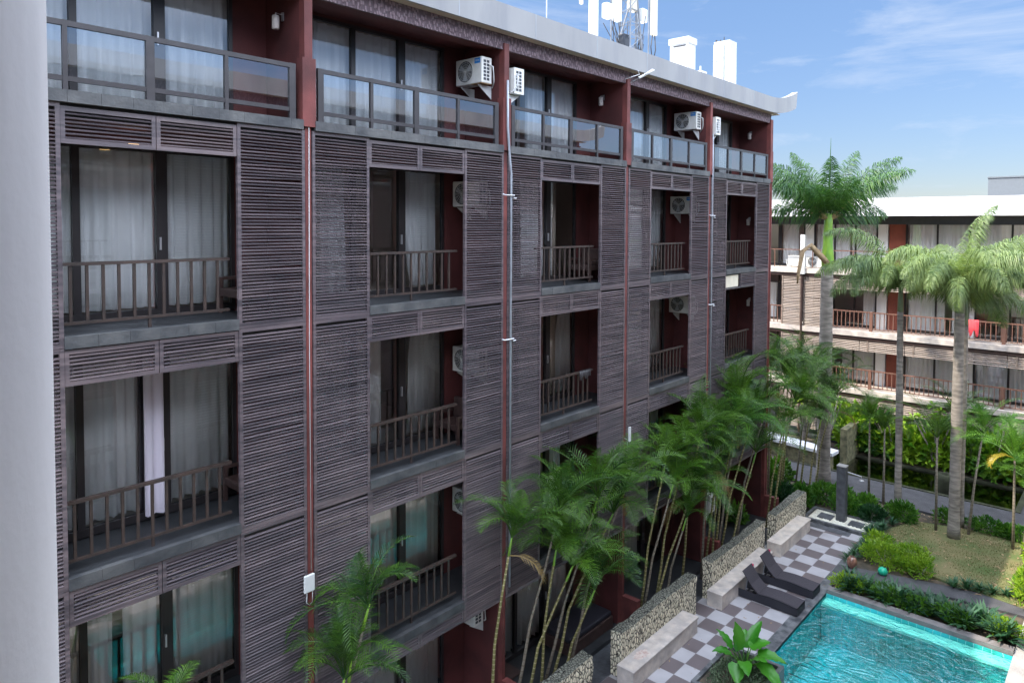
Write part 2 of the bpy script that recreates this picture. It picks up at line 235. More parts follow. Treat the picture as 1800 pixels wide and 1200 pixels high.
# carved lattice under the roof
m = mat('carved_band', (1, 1, 1), 0.8); n, l, b = nodes_of(m)
g = n.new('ShaderNodeNewGeometry'); mp_ = n.new('ShaderNodeMapping'); mp_.inputs['Scale'].default_value = (1, 1, 0.55); l.new(g.outputs['Position'], mp_.inputs[0])
vo = n.new('ShaderNodeTexVoronoi'); vo.distance = 'CHEBYCHEV'; vo.feature = 'F1'; vo.inputs['Scale'].default_value = 19; l.new(mp_.outputs[0], vo.inputs['Vector'])
rp = n.new('ShaderNodeValToRGB'); rp.color_ramp.elements[0].position = 0.25; rp.color_ramp.elements[1].position = 0.45; rp.color_ramp.elements[0].color = (0.21, 0.15, 0.165, 1); rp.color_ramp.elements[1].color = (0.09, 0.06, 0.07, 1); l.new(vo.outputs['Distance'], rp.inputs[0]); l.new(rp.outputs[0], b.inputs['Base Color'])
bp = n.new('ShaderNodeBump'); bp.inputs['Strength'].default_value = 1; bp.inputs['Distance'].default_value = -0.04; l.new(vo.outputs['Distance'], bp.inputs['Height']); l.new(bp.outputs[0], b.inputs['Normal'])

# lawn
m = mat('lawn_ground', (0.21, 0.17, 0.08), 0.9, col2=(0.075, 0.12, 0.03), vscale=0.8, bump=0.6, bscale=30, detail=10)
# pool water: clear tinted film with rippled mirror
m = bpy.data.materials.new('pool_water'); m.use_nodes = True; n = m.node_tree.nodes; l = m.node_tree.links; n.clear(); MT['pool_water'] = m
def water(m, tint, scale, bumpd, base, stretch=(1, 1, 1), ridge=.5, fm=5.0):
    n = m.node_tree.nodes; l = m.node_tree.links; n.clear()
    o = n.new('ShaderNodeOutputMaterial'); tr = n.new('ShaderNodeBsdfTransparent'); tr.inputs[0].default_value = (*tint, 1)
    gl = n.new('ShaderNodeBsdfGlossy'); gl.inputs['Roughness'].default_value = 0.02
    g = n.new('ShaderNodeNewGeometry'); mpn = n.new('ShaderNodeMapping'); mpn.inputs['Scale'].default_value = stretch; l.new(g.outputs['Position'], mpn.inputs[0])
    a = n.new('ShaderNodeTexNoise'); a.inputs['Scale'].default_value = scale; a.inputs['Detail'].default_value = 2.5; a.inputs['Distortion'].default_value = 0.8; l.new(mpn.outputs[0], a.inputs['Vector'])
    bp = n.new('ShaderNodeBump'); bp.inputs['Strength'].default_value = 1; bp.inputs['Distance'].default_value = bumpd; a2 = n.new('ShaderNodeTexNoise'); a2.inputs['Scale'].default_value = scale*3.1; a2.inputs['Detail'].default_value = 1.5; a2.inputs['Distortion'].default_value = 1.2; l.new(mpn.outputs[0], a2.inputs['Vector'])
    am_ = n.new('ShaderNodeMath'); am_.operation = 'MULTIPLY_ADD'; am_.inputs[1].default_value = .16; l.new(a2.outputs['Fac'], am_.inputs[0])
    rd = n.new('ShaderNodeMath'); rd.operation = 'PINGPONG'; rd.inputs[1].default_value = ridge; l.new(a.outputs['Fac'], rd.inputs[0]); l.new(rd.outputs[0], am_.inputs[2]); l.new(am_.outputs[0], bp.inputs['Height'])
    fr = n.new('ShaderNodeFresnel'); fr.inputs[0].default_value = 1.33; l.new(bp.outputs[0], fr.inputs['Normal']); l.new(bp.outputs[0], gl.inputs['Normal'])
    ma = n.new('ShaderNodeMath'); ma.operation = 'MULTIPLY_ADD'; ma.inputs[1].default_value = fm; ma.inputs[2].default_value = base; ma.use_clamp = True
    ms = n.new('ShaderNodeMixShader'); l.new(fr.outputs[0], ma.inputs[0]); l.new(ma.outputs[0], ms.inputs[0]); l.new(tr.outputs[0], ms.inputs[1]); l.new(gl.outputs[0], ms.inputs[2]); l.new(ms.outputs[0], o.inputs[0])
water(m, (0.42, 0.93, 0.94), 1.6, 0.15, 0.0, (1.4, 0.9, 1), .5, 3.2)
m = bpy.data.materials.new('pond_water'); m.use_nodes = True; MT['pond_water'] = m; water(m, (0.45, 0.52, 0.30), 1.2, 0.015, 0.15, fm=1.5)

# ------------------------------------------------------------------ mesh helpers
class MB:
    def __init__(s): s.v = []; s.f = []
    def box(s, x0, y0, z0, x1, y1, z1, M=None):
        if x1 < x0: x0, x1 = x1, x0
        if y1 < y0: y0, y1 = y1, y0
        k = len(s.v); P = [(x0, y0, z0), (x1, y0, z0), (x1, y1, z0), (x0, y1, z0), (x0, y0, z1), (x1, y0, z1), (x1, y1, z1), (x0, y1, z1)]
        s.v += [tuple(M @ Vector(p)) for p in P] if M else P
        s.f += [tuple(k+i for i in q) for q in ((0, 3, 2, 1), (4, 5, 6, 7), (0, 1, 5, 4), (1, 2, 6, 5), (2, 3, 7, 6), (3, 0, 4, 7))]; return s
    def quad(s, a, b, c, d): k = len(s.v); s.v += [tuple(a), tuple(b), tuple(c), tuple(d)]; s.f.append((k, k+1, k+2, k+3)); return s
    def prism(s, poly, axis, a, b):       # polygon in the plane normal to axis
        k = len(s.v); m_ = len(poly)
        for t in (a, b):
            for (p, q) in poly: s.v.append({'x': (t, p, q), 'y': (p, t, q), 'z': (p, q, t)}[axis])
        s.f.append(tuple(range(k, k+m_))); s.f.append(tuple(range(k+2*m_-1, k+m_-1, -1)))
        for i in range(m_): j = (i+1) % m_; s.f.append((k+j, k+i, k+m_+i, k+m_+j))
        return s
    def tube(s, pts, rad, seg=7, cap=True):
        if not isinstance(rad, (list, tuple)): rad = [rad]*len(pts)
        pts = [Vector(p) for p in pts]; k = len(s.v); ref = None
        for i, p in enumerate(pts):
            t = (pts[min(i+1, len(pts)-1)]-pts[max(i-1, 0)]).normalized()
            if ref is None: ref = Vector((0, 0, 1)) if abs(t.z) < 0.9 else Vector((1, 0, 0))
            a = t.cross(ref).normalized(); b = t.cross(a).normalized(); ref = -b if False else ref
            for q in range(seg):
                an = 2*math.pi*q/seg; s.v.append(tuple(p+(a*math.cos(an)+b*math.sin(an))*rad[i]))
        for i in range(len(pts)-1):
            for q in range(seg):
                r = (q+1) % seg; s.f.append((k+i*seg+q, k+i*seg+r, k+(i+1)*seg+r, k+(i+1)*seg+q))
        if cap: s.f.append(tuple(k+q for q in range(seg))[::-1]); e = k+(len(pts)-1)*seg; s.f.append(tuple(e+q for q in range(seg)))
        return s
    def lathe(s, prof, seg=20, c=(0, 0, 0)):
        k = len(s.v)
        for (r, z) in prof:
            for q in range(seg): an = 2*math.pi*q/seg; s.v.append((c[0]+r*math.cos(an), c[1]+r*math.sin(an), c[2]+z))
        for i in range(len(prof)-1):
            for q in range(seg): r = (q+1) % seg; s.f.append((k+i*seg+q, k+i*seg+r, k+(i+1)*seg+r, k+(i+1)*seg+q))
        s.f.append(tuple(k+q for q in range(seg))[::-1]); e = k+(len(prof)-1)*seg; s.f.append(tuple(e+q for q in range(seg)))
        return s
    def mesh(s, name, m, smooth=False, bevel=0):
        me = bpy.data.meshes.new(name); me.from_pydata(s.v, [], s.f); me.update()
        me.materials.append(MT[m])
        if smooth: me.polygons.foreach_set('use_smooth', [True]*len(me.polygons))
        return me
WL = {}
def link(o, parent=None, loc=(0, 0, 0)):
    C.objects.link(o); loc = Vector(loc)
    if parent is not None: o.parent = parent; o.location = loc-WL[parent.name]
    else: o.location = loc
    WL[o.name] = loc; return o
def obj(name, me, parent=None, loc=(0, 0, 0), bevel=0):
    o = bpy.data.objects.new(name, me); link(o, parent, loc)
    if bevel: b = o.modifiers.new('bevel', 'BEVEL'); b.width = bevel; b.segments = 2; b.limit_method = 'ANGLE'
    return o
def empty(name, label, cat, loc, group=None):
    o = bpy.data.objects.new(name, None); o.empty_display_size = 0.2; link(o, None, loc); return tag(o, label, cat, group)
def tag(o, label, cat, group=None):
    o['label'] = label; o['category'] = cat
    if group: o['group'] = group
    return o
def struct(o, kind='structure'): o['kind'] = kind; return o
def bx(x0, y0, z0, x1, y1, z1): return MB().box(x0, y0, z0, x1, y1, z1)

# ------------------------------------------------------------------ setting: ground
S = struct
S(obj('ground', bx(-60, -60, -3, 6, 100, -0.06).box(6, 11, -3, 33, 100, -0.06).box(36.5, -60, -3, 300, 100, -0.06).box(33, 11.8, -3, 36.5, 100, -0.06)
      .box(6, -60, -3, 22.0, 2.2, -0.06).box(22.0, -60, -3, 33, 11, -0.06).box(33, -60, -3, 36.5, 3.4, -0.06).box(6, 6.95, -3, 22.0, 11, -0.06).mesh('ground', 'soil')))
S(obj('distant_ground', bx(300, -900, -4, 1500, 1500, -0.5).box(-60, 100, -4, 300, 1500, -.5).box(-60, -900, -4, 300, -60, -.5).mesh('distant_ground', 'leaf_dark')))
S(obj('pool_deck', bx(4, 7.23, -0.06, 26.9, 9.54, 0.0).mesh('pool_deck', 'checker_tiles')))
S(obj('pool_coping', bx(4, 6.9, -0.085, 22.0, 7.226, 0.004).box(22.0, 6.9, -0.3, 27.4, 7.226, 0.0).mesh('pool_coping', 'dark_coping'), ))
S(obj('pool_edge_kerb', bx(22.0, 2.25, -0.5, 22.28, 6.896, 0.10).mesh('pool_edge_kerb', 'path_stone')))
S(obj('side_coping', bx(4, 1.55, -0.5, 26.5, 2.246, 0.03).mesh('side_coping', 'light_coping')))
S(obj('pale_paving', bx(4, -6, -0.3, 60, 1.546, 0.02).mesh('pale_paving', 'bench_stone')))
S(obj('pool_basin', bx(6, 2.2, -1.7, 22.0, 6.95, -1.25).box(6, 6.9, -1.3, 22, 6.94, -0.02).box(6, 2.2, -1.3, 22, 2.24, -0.02).box(21.97, 2.2, -1.3, 21.99, 6.95, -0.02).mesh('pool_basin', 'pool_tile')))
S(obj('pool_step', bx(21.5, 2.26, -0.20, 21.965, 6.88, -0.125).mesh('pool_step', 'pool_ledge')))
S(obj('pool_step_base', bx(21.52, 2.26, -1.25, 21.96, 6.88, -0.201).mesh('pool_step_base', 'pool_tile')))
S(obj('pool_water', MB().quad((6, 2.25, -0.10), (21.968, 2.25, -0.10), (21.968, 6.89, -0.10), (6, 6.89, -0.10)).mesh('pool_water', 'pool_water')))
S(obj('gravel_strip', bx(2, 9.545, -0.06, 27.2, 10.38, -0.01).mesh('gravel_strip', 'black_stone')))
S(obj('terrace_floor', bx(-3, 10.30, -0.06, 26.0, 17, 0.10).mesh('terrace_floor', 'floor_stone')))
S(obj('garden_path', MB().prism([(23.45, 7.2), (24.1, 7.2), (25.0, 4.0), (25.3, 2.2), (24.45, 2.2), (24.2, 4.0)], 'z', -0.06, 0.012).mesh('garden_path', 'asphalt')))
S(obj('pond_path', bx(30.8, 1.6, -0.06, 33.1, 14.0, 0.03).box(32.9, 1.6, -0.06, 37, 3.3, 0.028).mesh('pond_path', 'asphalt')))
S(obj('pond_kerb', bx(33.1, 3.3, -0.6, 33.3, 11.8, 0.06).box(36.4, 3.3, -0.6, 36.5, 11.8, -0.03).box(33.3, 3.3, -0.6, 36.4, 3.5, 0.055).mesh('pond_kerb', 'pond_bed')))
S(obj('pond_bed', bx(33.0, 3.3, -1.2, 36.6, 11.9, -0.8).mesh('pond_bed', 'pond_bed')))
S(obj('pond_water', MB().quad((33.3, 3.5, -0.12), (36.4, 3.5, -0.12), (36.4, 11.8, -0.12), (33.3, 11.8, -0.12)).mesh('pond_water', 'pond_water')))
# lawn sheet + tufts
lp = [(24.9, 2.3), (29.9, 2.5), (30.2, 4.2), (29.6, 6.2), (27.6, 6.9), (26.3, 6.2), (25.3, 4.9)]
S(obj('lawn', MB().prism(lp, 'z', -0.06, 0.02).mesh('lawn', 'lawn_ground')))
def inside(p, poly):
    c = False
    for i in range(len(poly)):
        (x1, y1), (x2, y2) = poly[i], poly[i-1]
        if (y1 > p[1]) != (y2 > p[1]) and p[0] < (x2-x1)*(p[1]-y1)/(y2-y1)+x1: c = not c
    return c
gm = MB(); rg = random.Random(3)
while len(gm.f) < 9000:
    x = rg.uniform(24.8, 30.3); y = rg.uniform(2.2, 7.0)
    if not inside((x, y), lp): continue
    if noise.noise(Vector((x*0.9, y*0.9, 0))) < -0.25+rg.random()*0.3-0.15: continue
    a = rg.uniform(0, 6.28); h = rg.uniform(0.03, 0.07); wd = 0.012; lx, ly = rg.uniform(-.03, .03), rg.uniform(-.03, .03)
    k = len(gm.v); gm.v += [(x-wd*math.cos(a), y-wd*math.sin(a), 0.015), (x+wd*math.cos(a), y+wd*math.sin(a), 0.015), (x+lx, y+ly, h)]; gm.f.append((k, k+1, k+2))
tg = tag(obj('grass', gm.mesh('grass', 'leaf_grass')), 'short patchy dry lawn grass beside the pool garden', 'grass'); tg['kind'] = 'stuff'

lt = MB()
for q in range(420):
    x = rg.uniform(24.9, 30.6); y = rg.uniform(2.3, 7.2); a = rg.uniform(0, 6.28); l_ = rg.uniform(.03, .09); c_, s_ = math.cos(a)*l_, math.sin(a)*l_
    lt.quad((x-c_, y-s_, .025), (x+s_*.4, y-c_*.4, .04), (x+c_, y+s_, .03), (x-s_*.4, y+c_*.4, .045))
for q in range(60):
    x = rg.uniform(12, 26.8); y = rg.uniform(7.0, 9.5); a = rg.uniform(0, 6.28); l_ = rg.uniform(.02, .05); c_, s_ = math.cos(a)*l_, math.sin(a)*l_
    lt.quad((x-c_, y-s_, .008), (x+s_*.4, y-c_*.4, .014), (x+c_, y+s_, .01), (x-s_*.4, y+c_*.4, .016))
lo = tag(obj('leaf_litter', lt.mesh('leaf_litter', 'old_leaf')), 'dry fallen leaves scattered over the lawn and beds', 'leaf litter'); lo['kind'] = 'stuff'
# ------------------------------------------------------------------ main hotel building
D0 = [1.65, 6.5, 11.37, 16.22, 21.06, 25.92]        # divider centres
LX0 = -3.2
divs = [LX0]+D0
YL = 10.44; YW = 11.6
SL = [12.8, 9.6, 6.4, 3.2]
hb = empty('hotel_building', 'five storey hotel block with dark louvre screens, red dividers and white upturned roof edge', 'building', (13.0, YL, 0))
louvre_cache = {}
def louvre(w, h, seed=0, broken=()):
    key = (round(w, 2), round(h, 2), seed)
    if key in louvre_cache: return louvre_cache[key]
    mb = MB(); fwd = 0.055
    mb.box(0, 0.0, 0, fwd, 0.06, h); mb.box(w-fwd, 0.0, 0, w, 0.06, h); mb.box(fwd, 0.003, 0, w-fwd, 0.057, 0.06); mb.box(fwd, 0.003, h-0.06, w-fwd, 0.057, h)
    rr = random.Random(seed*31+int(w*100)+int(h*10)); z = 0.075; p = 0.0515
    while z < h-0.09:
        if z > 0.1 or True:
            dz = rr.uniform(-.003, .003); dy = rr.uniform(-.004, .004); t1 = rr.uniform(-.004, .004) if rr.random() > .035 else rr.uniform(-.02, .02)
            a = [(fwd, 0.000+dy, z), (fwd, 0.038+dy, z+0.021), (fwd, 0.042+dy, z+0.010), (fwd, 0.004+dy, z-0.012)]
            k = len(mb.v)
            for e, xx in enumerate((fwd, w-fwd)):
                for (_, yy, zz) in a: mb.v.append((xx, yy, zz+dz+(t1 if e else 0)))
            mb.f += [(k, k+1, k+5, k+4)[::-1], (k+1, k+2, k+6, k+5)[::-1], (k+2, k+3, k+7, k+6)[::-1], (k+3, k, k+4, k+7)[::-1]]
        z += p
    louvre_cache[key] = mb.mesh('louvre_screen', 'louvre_wood'); return louvre_cache[key]

def in_b(name, mb, m, loc=(0, 0, 0), parent=None, bevel=0): return obj(name, mb.mesh(name, m), parent or hb, loc, bevel)
for i in range(6):
    a, b = divs[i], divs[i+1]; w = b-a
    x1 = a+0.07; xo0 = a+1.235; xo1 = a+w-1.24; x2 = b-0.07
    for k, (z0, z1) in enumerate(((9.46, 12.64), (6.26, 9.455), (2.75, 6.255))):
        obj('louvre_screen', louvre(xo0-x1, z1-z0, (i*2+k) % 6), hb, (x1, YL-0.03, z0)); obj('louvre_screen', louvre(x2-xo1, z1-z0, (i*2+k+3) % 6), hb, (xo1, YL-0.03, z0))
    for k, (z0, z1) in enumerate(((12.12, 12.60), (8.95, 9.43), (5.75, 6.23), (2.76, 3.04))):
        hw = (xo1-xo0)/2
        if not (i == 5 and k == 1): obj('louvre_screen', louvre(hw-0.01, z1-z0, k), hb, (xo0+0.005, YL-0.02, z0))
        else:
            o = in_b('blind_panel', bx(0, 0, 0, hw-0.12, 0.02, 0.40), 'wall_cream', (xo0+0.02, YL+0.03, 8.99)); o['label'] = 'plain cream board where the louvre is missing'
            in_b('lintel_bar', bx(0, 0, 0, hw*2, 0.05, 0.045), 'louvre_frame', (xo0, YL-0.02, 8.93))
        obj('louvre_screen', louvre(hw-0.01, z1-z0, k+1), hb, (xo0+hw+0.005, YL-0.02, z0))
    # slabs, ceilings
    for k, z in enumerate(SL):
        mb = MB(); e0, e1 = (xo0, xo1) if k else (a+0.11, b-0.11)
        mb.box(a+0.11, YL+0.05, z-0.32, b-0.11, 17, z)
        in_b('floor_slab', mb, 'soffit_paint' if 0 else 'floor_stone')
        mb = MB(); x = e0; rr = random.Random(i*7+k)
        while x < e1-0.01:
            xx = min(e1, x+0.40); mb.box(x+0.0015, YL-0.045+rr.uniform(-.003, .003)-(0.03 if not k else 0), z-0.155, xx-0.0015, YL+0.048, z+0.003+rr.uniform(0, .003)); x = xx
        in_b('stone_edge', mb, 'slate_edge')
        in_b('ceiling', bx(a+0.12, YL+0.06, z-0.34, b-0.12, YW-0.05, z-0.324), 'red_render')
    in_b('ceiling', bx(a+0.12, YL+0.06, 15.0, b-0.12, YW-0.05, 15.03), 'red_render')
    # windows
    for k, (zf, zt) in enumerate(((12.8, 14.96), (9.6, 12.26), (6.4, 9.06), (3.2, 5.86), (0.1, 2.80))):
        X = [a+0.55, a+1.75, a+2.95, a+4.15]; x9 = X[3]; f = MB(); z0 = zf+0.02; z1 = zt
        f.box(X[0], 0, z0, x9, 0.09, z0+0.12); f.box(X[0], 0, z1-0.06, x9, 0.09, z1)
        shift = 0.0
        for q, xm in enumerate(X):
            wd = (0.035, 0.05, 0.085, 0.06)[q]; f.box(xm-wd, -0.012 if q == 2 else 0.003, z0+0.12, xm+(wd if q < 3 else 0), 0.085, z1-0.06)
        if i == 1 and k == 2: f.box(X[2]-0.36, 0.1, z0+0.12, X[2]-0.28, 0.14, z1-0.06)
        fr = in_b('window', f, 'window_frame', (0, YW, 0))
        for q in range(3):
            if i == 1 and k == 2 and q == 1:   # this sliding door stands ajar
                obj('pane', MB().quad((X[q]+.05, 0.05, z0+.12), (X[q+1]-.34, 0.05, z0+.12), (X[q+1]-.34, 0.05, z1-.06), (X[q]+.05, 0.05, z1-.06)).mesh('pane', 'window_glass'), fr, (0, YW, 0)); continue
            if i == 3 and k == 3 and q == 2: continue
            obj('pane', MB().quad((X[q]+.04, 0.04, z0+.12), (X[q+1]-.04, 0.04, z0+.12), (X[q+1]-.04, 0.04, z1-.06), (X[q]+.04, 0.04, z1-.06)).mesh('pane', 'window_glass'), fr, (0, YW, 0))
        obj('handle', bx(X[2]-0.05, -0.05, z0+1.05, X[2]-0.025, -0.01, z0+1.25).mesh('handle', 'steel'), fr, (0, YW, 0))
        ztop = (15.03 if k == 0 else zf+2.86 if k < 4 else 2.88)
        mb = MB().box(x9, YW+0.0, zf, b-0.09, YW+0.12, ztop).box(a+0.09, YW, zf, X[0], YW+0.12, ztop).box(X[0], YW+0.005, zt, x9, YW+0.11, ztop)
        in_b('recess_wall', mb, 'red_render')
    # railings
    for k, z in enumerate((9.6, 6.4, 3.2)):
        mb = MB(); yr = 10.62
        mb.box(xo0+.01, yr-.035, z+0.92, xo1-.05, yr+.035, z+0.965); mb.box(xo0+.01, yr-.02, z+0.13, xo1-.05, yr+.02, z+0.17)
        nb = 12
        for q in range(nb):
            x = xo0+0.2*(q+0.7) if q < nb else 0
            if x > xo1-0.08: break
            dn = z+0.17 if q != 5 else z+0.0
            mb.box(x-.019, yr-.016, dn, x+.019, yr+.016, z+0.92)
        in_b('balcony_railing', mb, 'railing_wood')
    # glass balustrade of the top floor
    mb = MB(); yr = 10.45; z = 12.80
    mb.box(a+.2, yr-.03, z+.83, b-.22, yr+.03, z+.90); mb.box(a+.2, yr-.022, z+.125, b-.22, yr+.022, z+.19)
    px = [a+.25, a+1.31, a+2.36, a+3.46, b-.28]
    for q, x in enumerate(px):
        wd = 0.055 if q in (0, 2, 4) else 0.028; mb.box(x-wd, yr-.031, z+.003, x+wd, yr+.031, z+.905)
    gr = in_b('glass_balustrade', mb, 'dark_metal')
    for q in range(4):
        obj('glass_pane', MB().quad((px[q]+.03, yr, z+.19), (px[q+1]-.03, yr, z+.19), (px[q+1]-.03, yr, z+.83), (px[q]+.03, yr, z+.83)).mesh('glass_pane', 'rail_glass'), gr, (0, 0, 0))
    mb = MB().box(a+.09, 15.0, 0.1, b-.09, 15.1, 15.0).box(a+.085, YW+.13, .11, a+.11, 15.0, 15.0).box(b-.11, YW+.13, .11, b-.085, 15.0, 15.0).box(a+.11, YW+.13, 15.0, b-.11, 15, 15.03)
    for z in SL: mb.box(a+.115, YW+.13, z-.36, b-.115, 14.99, z-.325).box(a+.115, YW+.13, z+.003, b-.115, 14.99, z+.02)
    in_b('room_wall', mb, 'room_wall')
for i, x in enumerate(divs):
    mb = MB().box(x-.075, 10.55, 0, x+.075, 17, 15.2)
    in_b('party_wall', mb, 'red_render')
    mb = MB().box(x-.055, 10.425, 0.0, x+.055, 10.549, 12.70).box(x-.125, 10.375, 12.70, x+.125, 10.549, 13.83).box(x-.075, 10.395, 13.83, x+.075, 10.549, 15.0)
    mb.box(x-.085, 9.92, -0.05, x+.085, 10.40, 0.95)
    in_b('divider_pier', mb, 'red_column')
in_b('carved_band', bx(LX0, 10.44, 14.87, 25.95, 10.50, 15.24), 'carved_band')
in_b('beam', bx(LX0, 10.505, 14.9, 25.95, 10.9, 15.2), 'red_render')
in_b('roof_soffit', bx(LX0, 10.25, 15.195, 26.3, 10.6, 15.215), 'tan_soffit')
# end wall, back wall
in_b('end_wall', MB().box(25.99, 10.52, 0, 26.09, 20.5, 15.2).box(LX0-.2, 10.52, 0, LX0-.08, 20.5, 15.2).box(LX0, 20.4, 0, 25.98, 20.5, 15.2), 'red_render')
in_b('corner_pier', bx(25.985, 10.40, 0, 26.06, 10.51, 15.0), 'red_column')
# roof with upturned end
def roofline(top):
    P = []
    for t in range(0, 13):
        u = t/12; x = 25.2+2.7*u; P.append((x, (15.75 if top else 15.2)+(0.52 if top else 0.46)*u**2.1))
    return P
rt_, rb_ = roofline(True), roofline(False)
rb_[-1] = (27.78, rb_[-1][1]); 
poly = [(LX0-.2, 15.2)]+rb_+rt_[::-1]+[(LX0-.2, 15.75)]
mb = MB().prism(poly, 'y', 10.2, 10.42).prism(poly, 'y', 20.6, 20.8)
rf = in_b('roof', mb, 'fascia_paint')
for q in range(12): obj('fascia_joint', bx(-2+q*2.35, 10.196, 15.21, -1.988+q*2.35, 10.2, 15.74).mesh('fascia_joint', 'grey_metal'), rf)
pr = [(x, z+0.06) for x, z in rb_]; pr2 = [(x, z+0.22) for x, z in rb_]
poly = [(LX0-.2, 15.235)]+pr+pr2[::-1]+[(LX0-.2, 15.42)]
obj('roof_deck', MB().prism(poly, 'y', 10.425, 20.595).mesh('roof_deck', 'white_paint'), rf)
# mirrored twin block on the camera's side (seen in every pane)
tw = bpy.data.objects.new('hotel_building', None); tw.empty_display_size = .2
tag(tw, 'opposite hotel wing mirrored in the balcony glass, same louvres and white roof', 'building')
tw.location = (13.0+2.6, -0.30, 0); tw.scale = (1, -1, 1); C.objects.link(tw)
for ch in [c for c in hb.children]:
    c = ch.copy(); c.parent = tw; C.objects.link(c)
    for g2 in ch.children: d = g2.copy(); d.parent = c; C.objects.link(d)

# ------------------------------------------------------------------ curtains
FLN = ['top floor', 'second floor down', 'third floor down', 'fourth floor down', 'ground floor']
BYN = ['bay behind white column', 'nearest bay', 'second bay', 'middle bay', 'fourth bay', 'corner bay']
ZF = [(12.8, 14.9), (9.6, 12.2), (6.4, 9.0), (3.2, 5.8), (0.1, 2.74)]
def curtain(x0, x1, z0, z1, m='sheer_curtain', y=11.86, lean=0.0, seed=0, amp=0.065):
    rr = random.Random(seed); mb = MB(); n = max(8, int((x1-x0)/0.028)); ph = rr.uniform(0, 6); rows = 6; k0 = 0
    for r in range(rows+1):
        t = r/rows; z = z1+(z0-z1)*t
        for q in range(n+1):
            u = q/n; x = x0+(x1-x0)*u + lean*t*(1-u)
            f = math.sin(x*34+ph+1.6*math.sin(x*5+ph))+0.45*math.sin(x*97+2*ph+t)
            mb.v.append((x+0.01*math.sin(q*1.7+t*2), y+amp*f*(0.5+0.5*t), z))
    for r in range(rows):
        for q in range(n): a = r*(n+1)+q; mb.f.append((a, a+1, a+n+2, a+n+1))
    return mb.mesh('curtain', m, True)
plan = {  # (bay, floor): list of (start, end, material, lean) measured in metres from the divider
 (1, 0): [(0.5, 4.15, 'sheer_curtain', 0)], (2, 0): [(0.5, 4.12, 'sheer_curtain', 0)], (3, 0): [(0.5, 1.1, 'sheer_curtain', 0), (2.2, 2.85, 'sheer_curtain', 0), (2.95, 4.1, 'sheer_curtain', 0)],
 (4, 0): [(1.0, 4.1, 'sheer_curtain', 0)], (5, 0): [(0.5, 0.9, 'sheer_curtain', 0), (1.9, 4.1, 'sheer_curtain', 0)],
 (1, 1): [(0.5, 4.1, 'sheer_curtain', 0)], (2, 1): [(0.8, 1.62, 'sheer_curtain', 0), (3.05, 4.05, 'sheer_curtain', 0.22)], (3, 1): [(2.0, 2.9, 'sheer_curtain', 0), (3.0, 3.3, 'sheer_curtain', 0), (3.3, 3.5, 'beige_curtain', 0)], (4, 1): [(0.6, 4.1, 'sheer_curtain', 0)], (5, 1): [(0.6, 3.2, 'sheer_curtain', 0)],
 (1, 2): [(0.5, 2.85, 'sheer_curtain', 0), (3.0, 4.1, 'sheer_curtain', 0)], (2, 2): [(0.6, 2.55, 'sheer_curtain', 0), (3.35, 4.1, 'sheer_curtain', -0.2)], (3, 2): [(3.15, 3.5, 'beige_curtain', 0), (3.6, 4.1, 'sheer_curtain', -0.15)], (4, 2): [(1.8, 4.05, 'sheer_curtain', 0)], (5, 2): [(0.6, 4.1, 'sheer_curtain', 0)],
 (1, 3): [(0.5, 2.2, 'sheer_curtain', 0), (2.35, 2.85, 'sheer_curtain', 0), (3.0, 4.1, 'sheer_curtain', 0)], (2, 3): [(0.6, 4.1, 'sheer_curtain', 0)], (3, 3): [(3.1, 3.75, 'sheer_curtain', 0)], (4, 3): [(2.0, 4.05, 'sheer_curtain', 0)], (5, 3): [(1.0, 4.1, 'sheer_curtain', 0)],
 (2, 4): [(0.6, 4.1, 'sheer_curtain', 0)], (3, 4): [(0.5, 2.8, 'sheer_curtain', 0), (3.0, 4.0, 'sheer_curtain', 0)], (4, 4): [(0.4, 2.8, 'sheer_curtain', 0)], (5, 4): [(1.2, 3.6, 'sheer_curtain', 0)], (0, 0): [(0.5, 4.1, 'sheer_curtain', 0)], (0, 1): [(0.5, 4.1, 'sheer_curtain', 0)]}
CURT = []
for (i, k), lst in plan.items():
    for q, (s, e, m, ln) in enumerate(lst):
        me = curtain(0, e-s, ZF[k][0]+0.16, ZF[k][1], m, 0, ln, i*11+k*3+q)
        col = 'white sheer' if m[0] == 's' else 'beige'
        pos = '' if len(lst) == 1 else (', left piece' if q == 0 else ', right piece' if q == len(lst)-1 else ', centre piece')
        o = tag(obj('curtain', me, None, (divs[i]+s, 11.775, 0)), f'{col} curtain behind glass, {BYN[i]}, {FLN[k]}{pos}', 'curtain', 'curtains behind the hotel windows'); CURT.append(o)
for o in CURT:
    if o.location.x < 22:
        c = o.copy(); c.scale = (1, -1, 1); c.location = (o.location.x+2.6, -0.30-(o.location.y-YL), 0); C.objects.link(c)
        c['label'] = 'opposite wing: '+o['label'].replace(' behind glass', ''); c['group'] = 'curtains of the opposite wing'
tag(obj('curtain', curtain(0, 0.30, 6.5, 9.0, 'lilac_curtain', 0, 0.0, 5, 0.05), None, (4.26, 11.52, 0)), 'lilac curtain blown out through the open sliding door, nearest bay', 'curtain')

